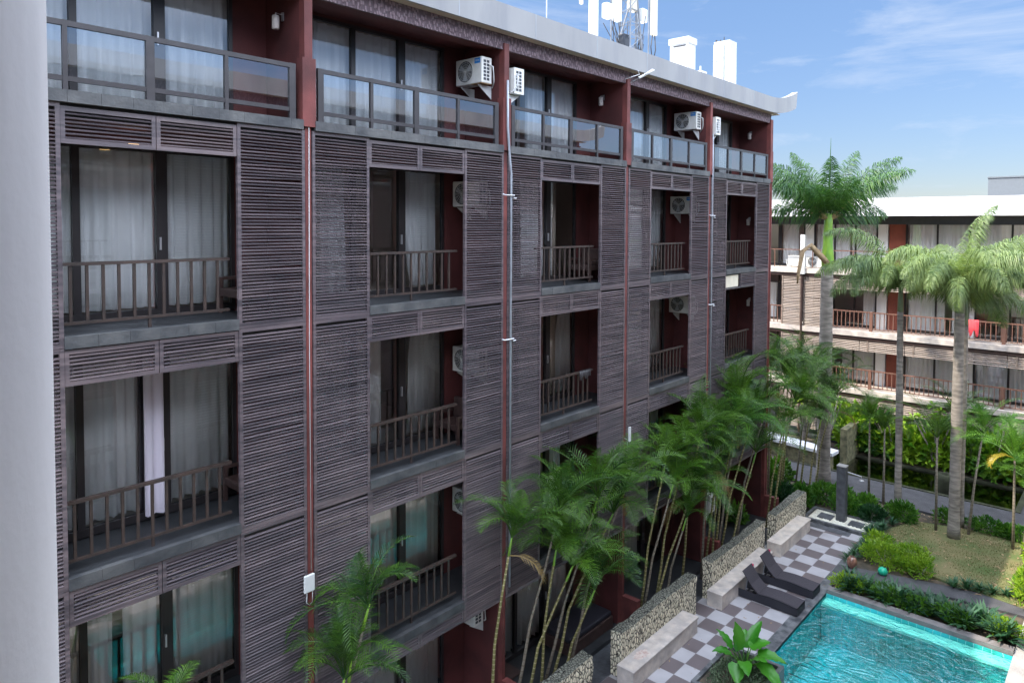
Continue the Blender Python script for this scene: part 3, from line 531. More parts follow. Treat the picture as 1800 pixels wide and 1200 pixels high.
# ------------------------------------------------------------------ air conditioners
def ac_meshes():
    body = bx(-0.16, -0.40, 0, 0.16, 0.40, 0.56)
    g = MB(); n = 28                                # fan grille on the -x face
    for r in (0.05, 0.10, 0.15, 0.195, 0.235):
        pts = [(-0.172, 0.09+r*math.cos(2*math.pi*q/n), 0.28+r*math.sin(2*math.pi*q/n)) for q in range(n+1)]; g.tube(pts, 0.0035 if r < .23 else 0.008, 4, False)
    for q in range(8): an = math.pi*q/8; g.tube([(-0.175, .09-.235*math.cos(an), .28-.235*math.sin(an)), (-0.175, .09+.235*math.cos(an), .28+.235*math.sin(an))], 0.003, 4)
    disc = MB(); k = 0; disc.v = [(-0.163, .09, .28)]+[(-0.163, .09+.235*math.cos(2*math.pi*q/32), .28+.235*math.sin(2*math.pi*q/32)) for q in range(32)]
    disc.f = [(0, q+1, (q+1) % 32+1) for q in range(32)]
    bl = MB()
    for q in range(3):
        a0 = 2*math.pi*q/3; P = [(-0.166, .09+r*math.cos(a0+d), .28+r*math.sin(a0+d)) for r, d in ((.04, 0), (.2, .25), (.21, .9), (.05, 1.2))]; bl.quad(*P)
    bl.lathe([(0.045, -.002), (0.045, .002)], 12, (0, 0, 0)) if False else None
    cl = MB()                                       # coil grille on the -y end
    for c_ in range(2):
        for r_ in range(6): x0 = -0.10+c_*0.10; z0 = 0.06+r_*0.076; cl.box(x0, -0.404, z0, x0+0.075, -0.398, z0+0.055)
    lg = bx(-0.166, -0.36, 0.42, -0.160, -0.19, 0.53)
    br, br2 = (MB().prism([(-0.15, -0.02), (0.28, -0.02), (0.28, -0.30)], 'y', y-0.008, y+0.008) for y in (-0.26, 0.26))
    pp = MB().tube([(0.10, -0.40, .40), (0.12, -0.47, .36), (0.14, -0.47, .15), (0.2, -0.42, .05), (.28, -.3, -.05)], 0.016, 6)
    return [(n_, mb.mesh(n_, m_, sm)) for n_, mb, m_, sm in (('casing', body, 'ac_shell', 0), ('fan_guard', g, 'ac_shell', 0), ('fan_opening', disc, 'ac_dark', 0), ('fan_blades', bl, 'grey_metal', 0), ('coil_grille', cl, 'ac_dark', 0), ('brand_plate', lg, 'ac_logo', 0), ('bracket', br, 'white_plastic', 0), ('bracket', br2, 'white_plastic', 0), ('pipe', pp, 'white_plastic', 1))]
ACM = ac_meshes()
tcu = bpy.data.curves.new('lettering', 'FONT'); tcu.body = 'Midea'; tcu.size = 0.052; tcu.extrude = 0.001; tcu.align_x = 'CENTER'
to = bpy.data.objects.new('lettering', tcu); C.objects.link(to); bpy.context.view_layer.update()
tme = bpy.data.meshes.new_from_object(to.evaluated_get(bpy.context.evaluated_depsgraph_get())); bpy.data.objects.remove(to); tme.materials.clear(); tme.materials.append(MT['white_plastic'])
def ac(x, y, z, label, flip=False, logo=True, group='air conditioner units on the dividers'):
    r = empty('air_conditioner', label, 'air conditioner', (x, y, z), group)
    for n_, me in ACM:
        if n_ == 'brand_plate' and not logo: continue
        o = bpy.data.objects.new(n_, me); C.objects.link(o); o.parent = r; WL[o.name] = Vector((x, y, z))
        if n_ == 'casing': b_ = o.modifiers.new('bevel', 'BEVEL'); b_.width = 0.02; b_.segments = 2
        if n_ == 'brand_plate':
            t_ = bpy.data.objects.new('lettering', tme); C.objects.link(t_); t_.parent = o; t_.matrix_local = Matrix(((0, 0, -1, -0.1675), (-1, 0, 0, -0.275), (0, 1, 0, 0.465), (0, 0, 0, 1)))
    if flip: r.rotation_euler = (0, 0, math.pi)
    return r
XD = D0
r_ = ac(XD[2]-0.36, 11.05, 14.13, 'white air conditioner with rusty underside above the glass railing of the second bay')
o = obj('rust_stain', bx(-0.15, -0.39, -0.006, 0.162, -0.05, 0.035).mesh('rust_stain', 'rust'), r_, (XD[2]-0.36, 11.05, 14.13))
ac(XD[4]-0.36, 11.05, 14.13, 'white air conditioner on top floor divider of the fourth bay')
for (dx, y, z, lb) in ((XD[2], 11.15, 11.48, 'air conditioner half hidden behind the louvre, second bay, second floor from top'), (XD[2], 11.15, 7.80, 'air conditioner in shade, second bay, third floor from top'), (XD[2], 11.15, 4.6, 'air conditioner in deep shade, second bay, fourth floor from top'), (XD[2], 11.25, 2.15, 'cream air conditioner low beside the ground floor palm stems'),
                      (XD[4], 11.15, 11.46, 'air conditioner with blue plate, fourth bay, second floor from top'), (XD[4], 11.15, 8.25, 'air conditioner in shade, fourth bay, third floor from top')):
    ac(dx-0.36, y, z, lb, logo=('blue' in lb))
for (dx, z, lb) in ((XD[2], 13.95, 'white slotted end of an air conditioner peeking past the second divider'), (XD[4], 14.0, 'white slotted end of an air conditioner peeking past the fourth divider'), (XD[4], 1.7, 'slotted end of an air conditioner behind the far palm stems')):
    r = empty('air_conditioner', lb, 'air conditioner', (dx+0.32, 10.72, z), 'air conditioner units on the dividers')
    for n_, me in ACM:
        if n_ in ('casing', 'coil_grille', 'bracket', 'pipe'):
            o = bpy.data.objects.new(n_, me); C.objects.link(o); o.parent = r
            if n_ in ('bracket', 'pipe'): o.scale = (-1, 1, 1)
# ------------------------------------------------------------------ wall lamps
def wall_lamp(x, y, z, label):
    r = empty('wall_lamp', label, 'lamp', (x, y, z), 'wall lamps on the red dividers')
    obj('lamp_shade', MB().lathe([(0.02, .10), (0.055, .085), (0.062, .06), (0.062, -.13), (0.05, -.145)], 16).mesh('lamp_shade', 'lamp_glass', True), r, (x-0.14, y, z))
    obj('arm', MB().tube([(-.14, 0, .09), (-.14, 0, .13), (-.02, 0, .12)], 0.011, 6).mesh('arm', 'steel'), r, (x, y, z)); obj('wall_plate', bx(-.022, -.03, .02, 0, .03, .16).mesh('wall_plate', 'steel'), r, (x, y, z))
wall_lamp(XD[1]-.078, 11.05, 14.52, 'cylinder wall lamp on red divider of the nearest top balcony')
wall_lamp(XD[3]-.078, 11.15, 14.48, 'cylinder wall lamp on red divider of the middle top balcony')
wall_lamp(XD[5]-.078, 11.15, 14.46, 'cylinder wall lamp on red divider at the far top corner')
wall_lamp(XD[5]-.078, 11.15, 11.24, 'wall lamp in dark corner balcony, second floor from top')
wall_lamp(XD[5]-.078, 11.1, 8.2, 'wall lamp in dark corner balcony, third floor from top')
m = bpy.data.materials.new('lamp_glow'); m.use_nodes = True; e = m.node_tree.nodes['Principled BSDF']; e.inputs['Emission Color'].default_value = (1, .62, .25, 1); e.inputs['Emission Strength'].default_value = 1.6; MT['lamp_glow'] = m
dl = tag(obj('ceiling_light', MB().lathe([(0.07, 0), (0.07, 0.012)], 20).mesh('ceiling_light', 'lamp_glow'), None, (4.0, 11.05, 12.238)), 'small warm round downlight lit in the nearest balcony ceiling', 'lamp')

# ------------------------------------------------------------------ cables, pipes, boxes on the facade
def pole(name, pts, r_, m, label, cat, group=None, seg=7): return tag(obj(name, MB().tube(pts, r_, seg).mesh(name, m, True)), label, cat, group)
pole('cable', [(6.5, 10.395, 12.72), (6.49, 10.405, 9), (6.5, 10.405, 5.2)], 0.006, 'white_plastic', 'thin white cable running down the nearest red divider', 'cable', seg=5)
pole('drain_pipe', [(11.33, 10.33, 14.2), (11.34, 10.33, 13.2), (11.42, 10.35, 12.6), (11.5, 10.37, 12.2), (11.5, 10.37, 3)], 0.026, 'grey_metal', 'grey drain pipe down the second red divider', 'pipe')
pole('drain_pipe', [(21.13, 10.37, 14.0), (21.15, 10.37, 12.4), (21.2, 10.37, 3)], 0.02, 'grey_metal', 'grey drain pipe down the fourth red divider', 'pipe')
for (x, z, lb) in ((11.36, 11.73, 'white steel pipe bracket at the second divider, upper one'), (11.36, 8.58, 'white steel pipe bracket at the second divider, lower one'), (21.05, 11.40, 'white steel pipe bracket at the fourth divider, upper one'), (21.06, 8.55, 'white steel pipe bracket at the fourth divider, lower one')):
    tag(obj('pipe_bracket', MB().tube([(x-.18, 10.33, z+.02), (x-.12, 10.31, z), (x+.18, 10.31, z), (x+.2, 10.36, z-.06), (x+.3, 10.36, z-.06)], 0.014, 6).mesh('pipe_bracket', 'steel')), lb, 'bracket', 'steel brackets of the drain pipes')
wf = empty('wifi_box', 'white flat wireless antenna box with hanging cable on the nearest divider', 'antenna', (6.40, 10.30, 5.06))
obj('casing', bx(-.11, -.03, -.15, .09, .02, .15).mesh('casing', 'white_plastic'), wf, (6.40, 10.30, 5.06), 0.02)
obj('cable', MB().tube([(-.05, 0, -.15), (-.06, 0, -.32), (0.0, 0, -.38), (.05, 0, -.34), (.06, 0, -.1)], 0.007, 5).mesh('cable', 'white_plastic', True), wf, (6.40, 10.30, 5.06))
wf = empty('antenna_box', 'white slanted antenna with cable low on the third divider', 'antenna', (16.12, 10.28, 5.41))
obj('casing', bx(-.04, -.05, -.2, .05, .0, .2).mesh('casing', 'white_plastic'), wf, (16.14, 10.24, 5.45), 0.015)
obj('bracket', MB().tube([(-.12, 0, -.05), (0, -.02, -.1), (.02, 0, -.5), (0, .02, -1.1)], 0.009, 5).mesh('bracket', 'steel'), wf, (16.12, 10.28, 5.41))
fl = empty('roof_antenna', 'white antenna arm projecting from the roof edge above the third divider', 'antenna', (16.2, 10.35, 15.0))
obj('arm', MB().tube([(0, 0, -.12), (.05, -.25, -.02), (.3, -.5, .22)], 0.012, 6).tube([(-.2, .02, -.05), (.15, -.2, .1), (.12, -.1, .3)], 0.01, 5).mesh('arm', 'steel'), fl, (16.2, 10.35, 15.0))
obj('antenna_bar', MB().tube([(.02, -.25, -.02), (.45, -.45, .22)], 0.035, 6).mesh('antenna_bar', 'white_plastic'), fl, (16.2, 10.35, 15.0))

# ------------------------------------------------------------------ rooftop equipment
ch = empty('antenna_housing', 'white square rooftop housing with projecting cap', 'housing', (23.65, 12.85, 15.4), 'white housings on the roof')
obj('casing', bx(23.4, 12.5, 15.35, 23.95, 13.24, 17.70).mesh('casing', 'housing_paint'), ch); obj('cap', bx(23.36, 12.46, 17.70, 23.99, 13.28, 17.92).mesh('cap', 'housing_paint'), ch); obj('vent_slot', bx(23.385, 12.6, 17.6, 23.398, 13.1, 17.64).mesh('vent_slot', 'dark_metal'), ch)
ch = empty('antenna_housing', 'taller white rooftop housing with a raised front panel, nearest the roof tip', 'housing', (25.55, 12.1, 15.4), 'white housings on the roof')
obj('casing', bx(25.3, 11.8, 15.38, 25.9, 12.44, 18.05).mesh('casing', 'housing_paint'), ch); obj('front_panel', MB().box(25.22, 12.02, 16.2, 25.297, 12.42, 17.92).box(25.2, 12.03, 17.3, 25.218, 12.41, 17.45).box(25.2, 12.03, 16.35, 25.218, 12.41, 16.5).mesh('front_panel', 'housing_paint'), ch)
obj('lug', MB().box(25.35, 12.35, 18.05, 25.4, 12.4, 18.13).box(25.35, 12.18, 18.05, 25.4, 12.22, 18.11).box(25.35, 12.05, 18.05, 25.38, 12.07, 18.2).mesh('lug', 'dark_metal'), ch)
cb = empty('equipment_cabinet', 'small white rooftop cabinet between the two housings', 'cabinet', (23.4, 12.1, 15.4))
obj('casing', bx(23.3, 11.95, 15.6, 23.7, 12.3, 16.55).mesh('casing', 'housing_paint'), cb, bevel=0.02); obj('lid', MB().box(23.27, 11.92, 16.55, 23.73, 12.33, 16.60).box(23.5, 12.05, 16.6, 23.54, 12.09, 16.8).box(23.32, 12.302, 15.7, 23.5, 12.42, 16.0).mesh('lid', 'white_plastic'), cb); obj('foot', bx(23.35, 12.0, 15.42, 23.65, 12.25, 15.6).mesh('foot', 'dark_metal'), cb)
am = empty('antenna_mast', 'rooftop lattice mast crowded with white panel antennas and cables', 'antenna', (19.0, 12.5, 15.4))
A0 = Vector((18.9, 12.5, 15.4))
def seg_(a, b, r_=0.02): return MB().tube([A0+Vector(a), A0+Vector(b)], r_, 6)
mt = MB()
for (x, y) in ((-.25, -.25), (.3, -.25), (0, .3)):
    mt.tube([A0+Vector((.5+x*1.7, y*1.5, 0)), A0+Vector((.5+x*.3, y*.5, 4.2))], 0.03, 6)
for q in range(10):
    z = q*.42; s_ = 1.5-z/4.2
    P = [A0+Vector((.5+x*s_, y*s_, z)) for (x, y) in ((-.25, -.25), (.3, -.25), (0, .3))]
    Q = [A0+Vector((.5+x*(s_-.1), y*(s_-.1), z+.42)) for (x, y) in ((-.25, -.25), (.3, -.25), (0, .3))]
    for e in range(3): mt.tube([P[e], P[(e+1) % 3]], 0.014, 5); mt.tube([P[e], Q[(e+1) % 3]], 0.012, 5)
for (x, y, z0, z1) in ((-1.0, .15, 0, 4.0), (-.3, .1, 0.2, 3.6), (.9, -.05, 1, 4), (1.6, -.1, .9, 3.8)): mt.tube([A0+Vector((x, y, z0)), A0+Vector((x, y, z1))], 0.03, 6)
mt.tube([A0+Vector((-1.2, .15, 1.1)), A0+Vector((1.7, -.1, 1.15))], 0.03, 6); mt.tube([A0+Vector((-.1, .2, .7)), A0+Vector((.35, -.1, 2.5))], 0.03, 6); mt.tube([A0+Vector((1.05, -.3, .6)), A0+Vector((.7, -.15, 2.5))], 0.03, 6)
obj('lattice_frame', mt.mesh('lattice_frame', 'mast_metal'), am)
for (x, y, z0, z1, wx, wy, m_) in ((-1.25, .1, .2, 3.8, .30, .18, 'white_plastic'), (-.15, .0, 2.05, 3.8, .32, .2, 'white_plastic'), (.6, -.1, 2.5, 3.8, .36, .22, 'cream_plastic'), (1.75, -.2, 1.95, 3.9, .26, .16, 'cream_plastic'), (-1.6, .3, 2.3, 3.8, .12, .10, 'cream_plastic')):
    obj('panel_antenna', bx(A0.x+x-wx/2, A0.y+y-wy/2, A0.z+z0, A0.x+x+wx/2, A0.y+y+wy/2, A0.z+z1).mesh('panel_antenna', m_), am, bevel=0.03)
for (x, y, z0, h, m_) in ((-.6, .05, 2.05, .45, 'white_plastic'), (1.1, -.15, 2.25, .42, 'white_plastic'), (-.62, .1, 2.7, .5, 'grey_metal'), (.2, -.05, 1.3, .4, 'ac_dark'), (.75, -.1, 1.0, .35, 'ac_dark')):
    obj('radio_unit', bx(A0.x+x-.15, A0.y+y-.12, A0.z+z0, A0.x+x+.15, A0.y+y+.10, A0.z+z0+h).mesh('radio_unit', m_), am, bevel=0.02)
mb = MB(); rr = random.Random(5)
for q in range(30):
    a = A0+Vector((rr.uniform(-.7, 1.4), rr.uniform(-.3, .2), rr.uniform(1.3, 2.5))); b = A0+Vector((rr.uniform(.2, .9), rr.uniform(-.3, .2), rr.uniform(.3, 1.1)))
    md = (a+b)/2+Vector((rr.uniform(-.2, .2), rr.uniform(-.1, .1), -rr.uniform(.0, .35))); mb.tube([a, a*.5+md*.5+Vector((0, 0, -.08)), md, b], 0.013, 5)
mb.tube([A0+Vector((1.68, -.2, 1.95)), A0+Vector((1.58, -.2, 1.55)), A0+Vector((1.64, -.2, 1.3)), A0+Vector((1.8, -.2, 1.28)), A0+Vector((1.88, -.2, 1.5)), A0+Vector((1.82, -.2, 1.95))], 0.02, 6)
obj('cable_bundle', mb.mesh('cable_bundle', 'black_cable', True), am)
pole('lightning_rod', [(15.6, 12.75, 15.4), (15.6, 12.75, 19)], 0.02, 'grey_metal', 'thin vertical lightning rod on the roof', 'rod')

# ------------------------------------------------------------------ column on the camera's side + added slab to keep sun off it
tag(obj('column', MB().lathe([(0.30, 0), (0.30, 16)], 64).mesh('column', 'column_paint', True), None, (-0.085, 0.85, 0)), 'smooth white round column close at the left edge', 'column')
tag(obj('shade_slab', bx(-1.8, -0.25, 12.9, 0.55, 2.25, 13.05).mesh('shade_slab', 'white_paint')), 'white slab added above, out of frame, to keep sun off the column', 'shade_slab')

# ------------------------------------------------------------------ furniture on balconies
def armchair(x, y, z, label, name='armchair'):
    r = empty(name, label, 'chair', (x, y, z), 'dark wood balcony chairs')
    obj('seat', bx(-.3, -.28, .28, .3, .3, .42).mesh('seat', 'dark_wood'), r, (x, y, z), 0.02); obj('backrest', bx(.20, -.29, .42, .30, .3, .86).mesh('backrest', 'dark_wood'), r, (x, y, z), 0.02)
    for s_ in (-1, 1): obj('armrest', MB().box(-.3, s_*.33-.03, .55, .3, s_*.33+.03, .60).box(-.3, s_*.33-.03, 0, -.24, s_*.33+.03, .55).box(.24, s_*.33-.03, 0, .3, s_*.33+.03, .55).mesh('armrest', 'dark_wood'), r, (x, y, z))
armchair(5.75, 11.15, 9.6, 'dark armchair in corner of the nearest balcony, second floor from top')
armchair(5.8, 11.15, 6.4, 'dark armchair in corner of the nearest balcony, third floor from top')
armchair(15.35, 11.15, 9.6, 'dark armchair in deep shade of the middle bay, second floor from top')
armchair(10.55, 11.1, 6.4, 'dark armchair behind the railing of the second bay, third floor from top')
def daybed(x, y, label):
    r = empty('daybed', label, 'daybed', (x, y, 0.1), 'dark daybeds on the ground terrace')
    obj('base', bx(-.95, -.5, .0, .95, .5, .32).mesh('base', 'dark_wood'), r, (x, y, .1), .02); obj('cushion', bx(-.92, -.47, .32, .92, .47, .46).mesh('cushion', 'rattan_dark'), r, (x, y, .1), .04)
daybed(15.0, 11.05, 'low dark daybed on the ground terrace of the middle bay'); 
r = empty('side_table', 'small dark wooden table on ground terrace beside the second divider', 'table', (11.9, 10.9, .1))
obj('table_top', bx(-.3, -.3, .5, .3, .3, .54).mesh('table_top', 'dark_wood'), r, (11.9, 10.9, .1))
for sx_ in (-1, 1):
    for sy_ in (-1, 1): obj('leg', bx(sx_*.27-.025, sy_*.27-.025, 0, sx_*.27+.025, sy_*.27+.025, .5).mesh('leg', 'railing_wood'), r, (11.9, 10.9, .1))
def cloth(x0, x1, y, z, drop, m, label, name='towel', along='x'):
    mb = MB(); n = 14
    for q in range(n+1):
        u = x0+(x1-x0)*q/n; wv = 0.015*math.sin(q*1.9)
        for (dy, dz) in ((-.045+wv, -drop*(0.8+.2*math.sin(q*.9))), (-.045+wv*.5, 0.01), (0, .035), (.045, 0.01), (.045-wv, -drop*.6)):
            mb.v.append((u, y+dy, z+dz) if along == 'x' else (y+dy, u, z+dz))
    for q in range(n):
        for r_ in range(4): a = q*5+r_; mb.f.append((a, a+1, a+6, a+5))
    return tag(obj(name, mb.mesh(name, m, True)), label, 'towel')
cloth(14.35, 14.85, 10.62, 7.35, .22, 'window_frame', 'dark swimwear drying over the middle bay railing, third floor from top')

# ------------------------------------------------------------------ far building
XF = 38.0
fb = empty('hotel_building', 'sunlit far hotel wing with brown louvres and plain white roof band', 'building', (XF, 8, 0))
def in_f(name, mb, m, loc=(0, 0, 0)): return obj(name, mb.mesh(name, m), fb, loc)
y0f, y1f = -14.0, 20.0
in_f('roof', MB().box(XF-.6, y0f, 11.58, XF+9, y1f, 12.45), 'white_paint')
in_f('beam', bx(XF+.1, y0f, 11.17, XF+1.2, y1f, 11.575), 'dark_metal')
in_f('rear_wall', MB().box(XF+6.9, y0f, 0, XF+7.1, y1f, 11.5).box(XF+.3, y1f-.15, 0, XF+7, y1f, 11.5).box(XF+.3, y0f, 0, XF+7, y0f+.15, 11.5), 'room_wall')
YWf = XF+1.45
for k, z in enumerate((8.86, 5.80, 2.88)):
    in_f('floor_slab', MB().box(XF-.12, y0f, z-.26, XF+7, y1f, z), 'bench_stone')
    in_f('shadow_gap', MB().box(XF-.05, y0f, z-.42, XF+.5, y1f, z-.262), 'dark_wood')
    in_f('louvre_band', (lambda mb: mb)(MB()), 'far_louvre') if False else None
    mb = MB(); zz = z-.98; rr = random.Random(k)
    while zz < z-.45:
        yy = y0f
        while yy < 12.1:
            a = rr.uniform(-.012, .012); mb.prism([(XF-.02, zz+a), (XF+.02, zz+.055+a), (XF+.03, zz+.045+a), (XF-.01, zz-.012+a)], 'y', yy, min(12.1, yy+2.05)-.03); yy += 2.05
        zz += .085
    for yy in range(-14, 13, 2): mb.box(XF-.03, yy*1.02-.03, z-1.02, XF+.05, yy*1.02+.03, z-.43)
    in_f('louvre_screen', mb, 'far_louvre')
in_f('terrace', bx(XF-.3, y0f, 0, XF+7, y1f, .12), 'floor_stone')
# tall louvre panels left of y=12.1
for (a, b) in ((12.1, 13.35), (13.55, 14.5)):
    mb = MB(); zz = 0.4; rr = random.Random(int(a*10))
    while zz < 8.4:
        t = rr.uniform(-.015, .015); mb.prism([(XF-.03, zz), (XF+.02, zz+.06+t), (XF+.03, zz+.045), (XF-.015, zz-.01)], 'y', a, b); zz += .085
    mb.box(XF-.04, a-.03, .3, XF+.05, a+.03, 8.42); mb.box(XF-.04, b-.03, .3, XF+.05, b+.03, 8.42)
    in_f('louvre_screen', mb, 'far_louvre')
in_f('drain_pipe', MB().tube([(XF-.12, 13.45, 0), (XF-.12, 13.45, 8.8)], .06, 8), 'dark_wood')
for k, (z, zt) in enumerate(((8.86, 11.12), (5.80, 7.85), (2.88, 4.80), (.12, 1.88))):
    # windows: frames + panes, white pillars, red doors
    segs = [(15.2, 13.9, 'win'), (13.85, 13.4, 'pil'), (13.35, 10.25, 'win'), (10.2, 9.75, 'pil'), (9.7, 8.95, 'door'), (8.9, 6.2, 'win'), (6.15, 5.95, 'pil'), (5.9, 3.2, 'win'), (3.15, 2.3, 'door'), (2.2, -1.5, 'win'), (-1.6, -2.4, 'door'), (-2.5, -6, 'win'), (17.5, 15.3, 'win'), (19.8, 17.6, 'pil')]
    for (a, b, t) in segs:
        if t == 'pil': in_f('pillar', bx(YWf-.02, b, z, YWf+.2, a, zt+.9 if k else zt+.6), 'white_paint')
        elif t == 'door': in_f('door', bx(YWf+.05, b, z, YWf+.12, a, zt+.6), 'red_door')
        else:
            n_ = max(1, round((a-b)/1.15)); f = MB(); st = (a-b)/n_
            f.box(YWf, b, z+.02, YWf+.08, a, z+.14); f.box(YWf, b, zt+.05, YWf+.08, a, zt+.12)
            for q in range(n_+1): yy = b+q*st; f.box(YWf-.005, yy-.04, z+.14, YWf+.075, yy+.04, zt+.05)
            fr = in_f('window', f, 'window_frame')
            p = MB().quad((YWf+.04, b, z+.14), (YWf+.04, a, z+.14), (YWf+.04, a, zt+.05), (YWf+.04, b, zt+.05)); obj('pane', p.mesh('pane', 'window_glass'), fr, (0, 0, 0))
            in_f('window_head', bx(YWf, b, zt+.125, YWf+.15, a, zt+.9), 'dark_wood')
    if k in (1, 2):
        mb = MB(); a0, a1 = -13.5, 12.0
        mb.box(XF+.1, a0, z+.93, XF+.17, a1, z+.985); mb.box(XF+.115, a0, z+.1, XF+.155, a1, z+.14)
        yy = a0; c_ = 0
        while yy < a1: mb.box(XF+.115, yy-.018, z+.1, XF+.15, yy+.018, z+.93); yy += .2; c_ += 1
        for yy in (10.1, 4.6, -1): mb.box(XF+.08, yy-.07, z, XF+.2, yy+.07, z+1.0)
        mb.box(XF+.1, 14.5, z+.93, XF+.17, 18, z+.985); yy = 14.6
        while yy < 18: mb.box(XF+.115, yy-.018, z+.05, XF+.15, yy+.018, z+.93); yy += .2
        in_f('balcony_railing', mb, 'far_railing')
    if k == 0:
        mb = MB().box(XF+.1, y0f, z+.93, XF+.15, 18, z+.98)
        for yy in range(-13, 18, 2): mb.box(XF+.1, yy-.02, z, XF+.14, yy+.02, z+.93)
        in_f('balcony_railing', mb, 'far_railing')
fcur = {0: [(15.15, 14.3), (13.3, 11.6), (11.5, 10.3), (8.8, 6.3), (5.8, 3.3), (2.1, -1.4)], 1: [(15.1, 14.2), (10.9, 10.25), (8.8, 7.2), (6.9, 6.3), (17.0, 15.5)], 2: [(11.9, 10.3), (8.85, 6.25), (5.85, 3.6), (2.1, 0)], 3: [(12.9, 10.3), (8.8, 6.3), (5.8, 3.3), (2, -1)]}
fn = ['top floor', 'second floor from top', 'floor above the ground floor', 'ground floor']; wn = ['leftmost', 'second', 'third', 'fourth', 'fifth', 'sixth']
for k, ls in fcur.items():
    zb, zt = ((8.95, 11.15), (5.9, 7.9), (2.95, 4.85), (.2, 1.93))[k]
    for q, (a, b) in enumerate(ls):
        me = curtain(0, a-b, zb, zt, 'sheer_curtain', 0, 0, k*7+q, .04); o = obj('curtain', me, None, (YWf+.25, b, 0)); o.rotation_euler = (0, 0, R(90))
        tag(o, f'white curtain behind far wing glass, {fn[k]}, {wn[q]} from the left', 'curtain', 'curtains in the far hotel wing')
r = ac(XF+.55, 14.0, 8.92, 'white air conditioner standing on the far wing top ledge, left unit', flip=True, logo=False, group='air conditioners of the far wing')
ac(XF+.5, 13.0, 8.90, 'small white air conditioner on far wing top ledge behind the palm', logo=False, group='air conditioners of the far wing')
tag(obj('cell_antenna', bx(XF-.25, 13.28, 8.55, XF-.08, 13.52, 10.62).mesh('cell_antenna', 'white_plastic')), 'tall white antenna panel standing on the far wing ledge', 'antenna')
cloth(5.55, 6.05, XF+.13, 6.78, .75, 'red_cloth', 'red towel hanging on the far wing railing behind the palm trunk', along='y')
db = tag(obj('distant_building', MB().box(118, 6, 0, 135, 16.6, 17.8).box(117.9, 5.9, 17.81, 135.1, 16.7, 18.0).mesh('distant_building', 'distant_wall')), 'pale hazy flat roofed building beyond the far wing', 'building')

# ------------------------------------------------------------------ pool deck things
def coral(x0, x1, label, h=1.12):
    mb = MB(); nx = int((x1-x0)/.12); ny = 3; nz = 8; rr = random.Random(int(x0*10))
    def pt(u, v, w_):
        x = x0+(x1-x0)*u; y = 9.26+.30*v; z = h*w_; d = noise.noise(Vector((x*3, y*3, z*3)))*.025+noise.noise(Vector((x*9, y*9, z*9)))*.012
        s1 = (1 if v > .5 else -1); return (x+(d if u in (0, 1) else 0), y+d*s1, z+(d*1.3+.02*math.sin(x*2) if w_ == 1 else 0))
    def grid(fn, a, b):
        k = len(mb.v)
        for i in range(a+1):
            for j in range(b+1): mb.v.append(fn(i/a, j/b))
        for i in range(a):
            for j in range(b): q = k+i*(b+1)+j; mb.f.append((q, q+1, q+b+2, q+b+1))
    grid(lambda a, b: pt(a, 0, b), nx, nz); grid(lambda a, b: pt(1-a, 1, b), nx, nz); grid(lambda a, b: pt(a, b, 1), nx, ny); grid(lambda a, b: pt(0, 1-a, b), ny, nz); grid(lambda a, b: pt(1, a, b), ny, nz)
    tag(obj('stone_wall', mb.mesh('stone_wall', 'coral_stone')), label, 'wall', 'low coral stone walls along the deck')
coral(9.6, 13.15, 'low coral stone wall end at the bottom of the picture'); coral(14.35, 18.25, 'low coral stone wall behind the bench with a reddish stain')
coral(19.2, 23.1, 'low coral stone wall behind the sun loungers'); coral(24.05, 27.0, 'farthest low coral stone wall near the shower column', 1.08)
def bench(x0, x1, label, st=False):
    r = empty('stone_bench', label, 'bench', ((x0+x1)/2, 9.0, 0), 'pale stone benches'); obj('base', bx(x0+.02, 8.79, 0, x1-.02, 9.25, .40).mesh('base', 'bench_stone'), r, bevel=.008)
    obj('seat', bx(x0, 8.765, .402, x1, 9.252, .455).mesh('seat', 'bench_stone'), r, bevel=.008)
    if st:
        n = 20; mb = MB(); mb.v = [(x0+.75+(.26+.05*math.sin(q*2.3))*math.cos(2*math.pi*q/n), 9.02+(.13+.03*math.sin(q*3))*math.sin(2*math.pi*q/n), .457) for q in range(n)]; mb.f = [tuple(range(n))]
        o = obj('stain', mb.mesh('stain', 'stain_pink'), r)
mat('stain_pink', (0.46, 0.32, 0.28), .8, col2=(.58, .5, .44), vscale=14)
bench(9.6, 12.6, 'pale stone bench just below the picture edge'); bench(14.15, 17.43, 'pale stone bench with a reddish stain on its seat', True); bench(18.87, 22.6, 'pale stone bench behind the sun loungers'); bench(23.25, 26.1, 'pale stone bench nearest the shower column')

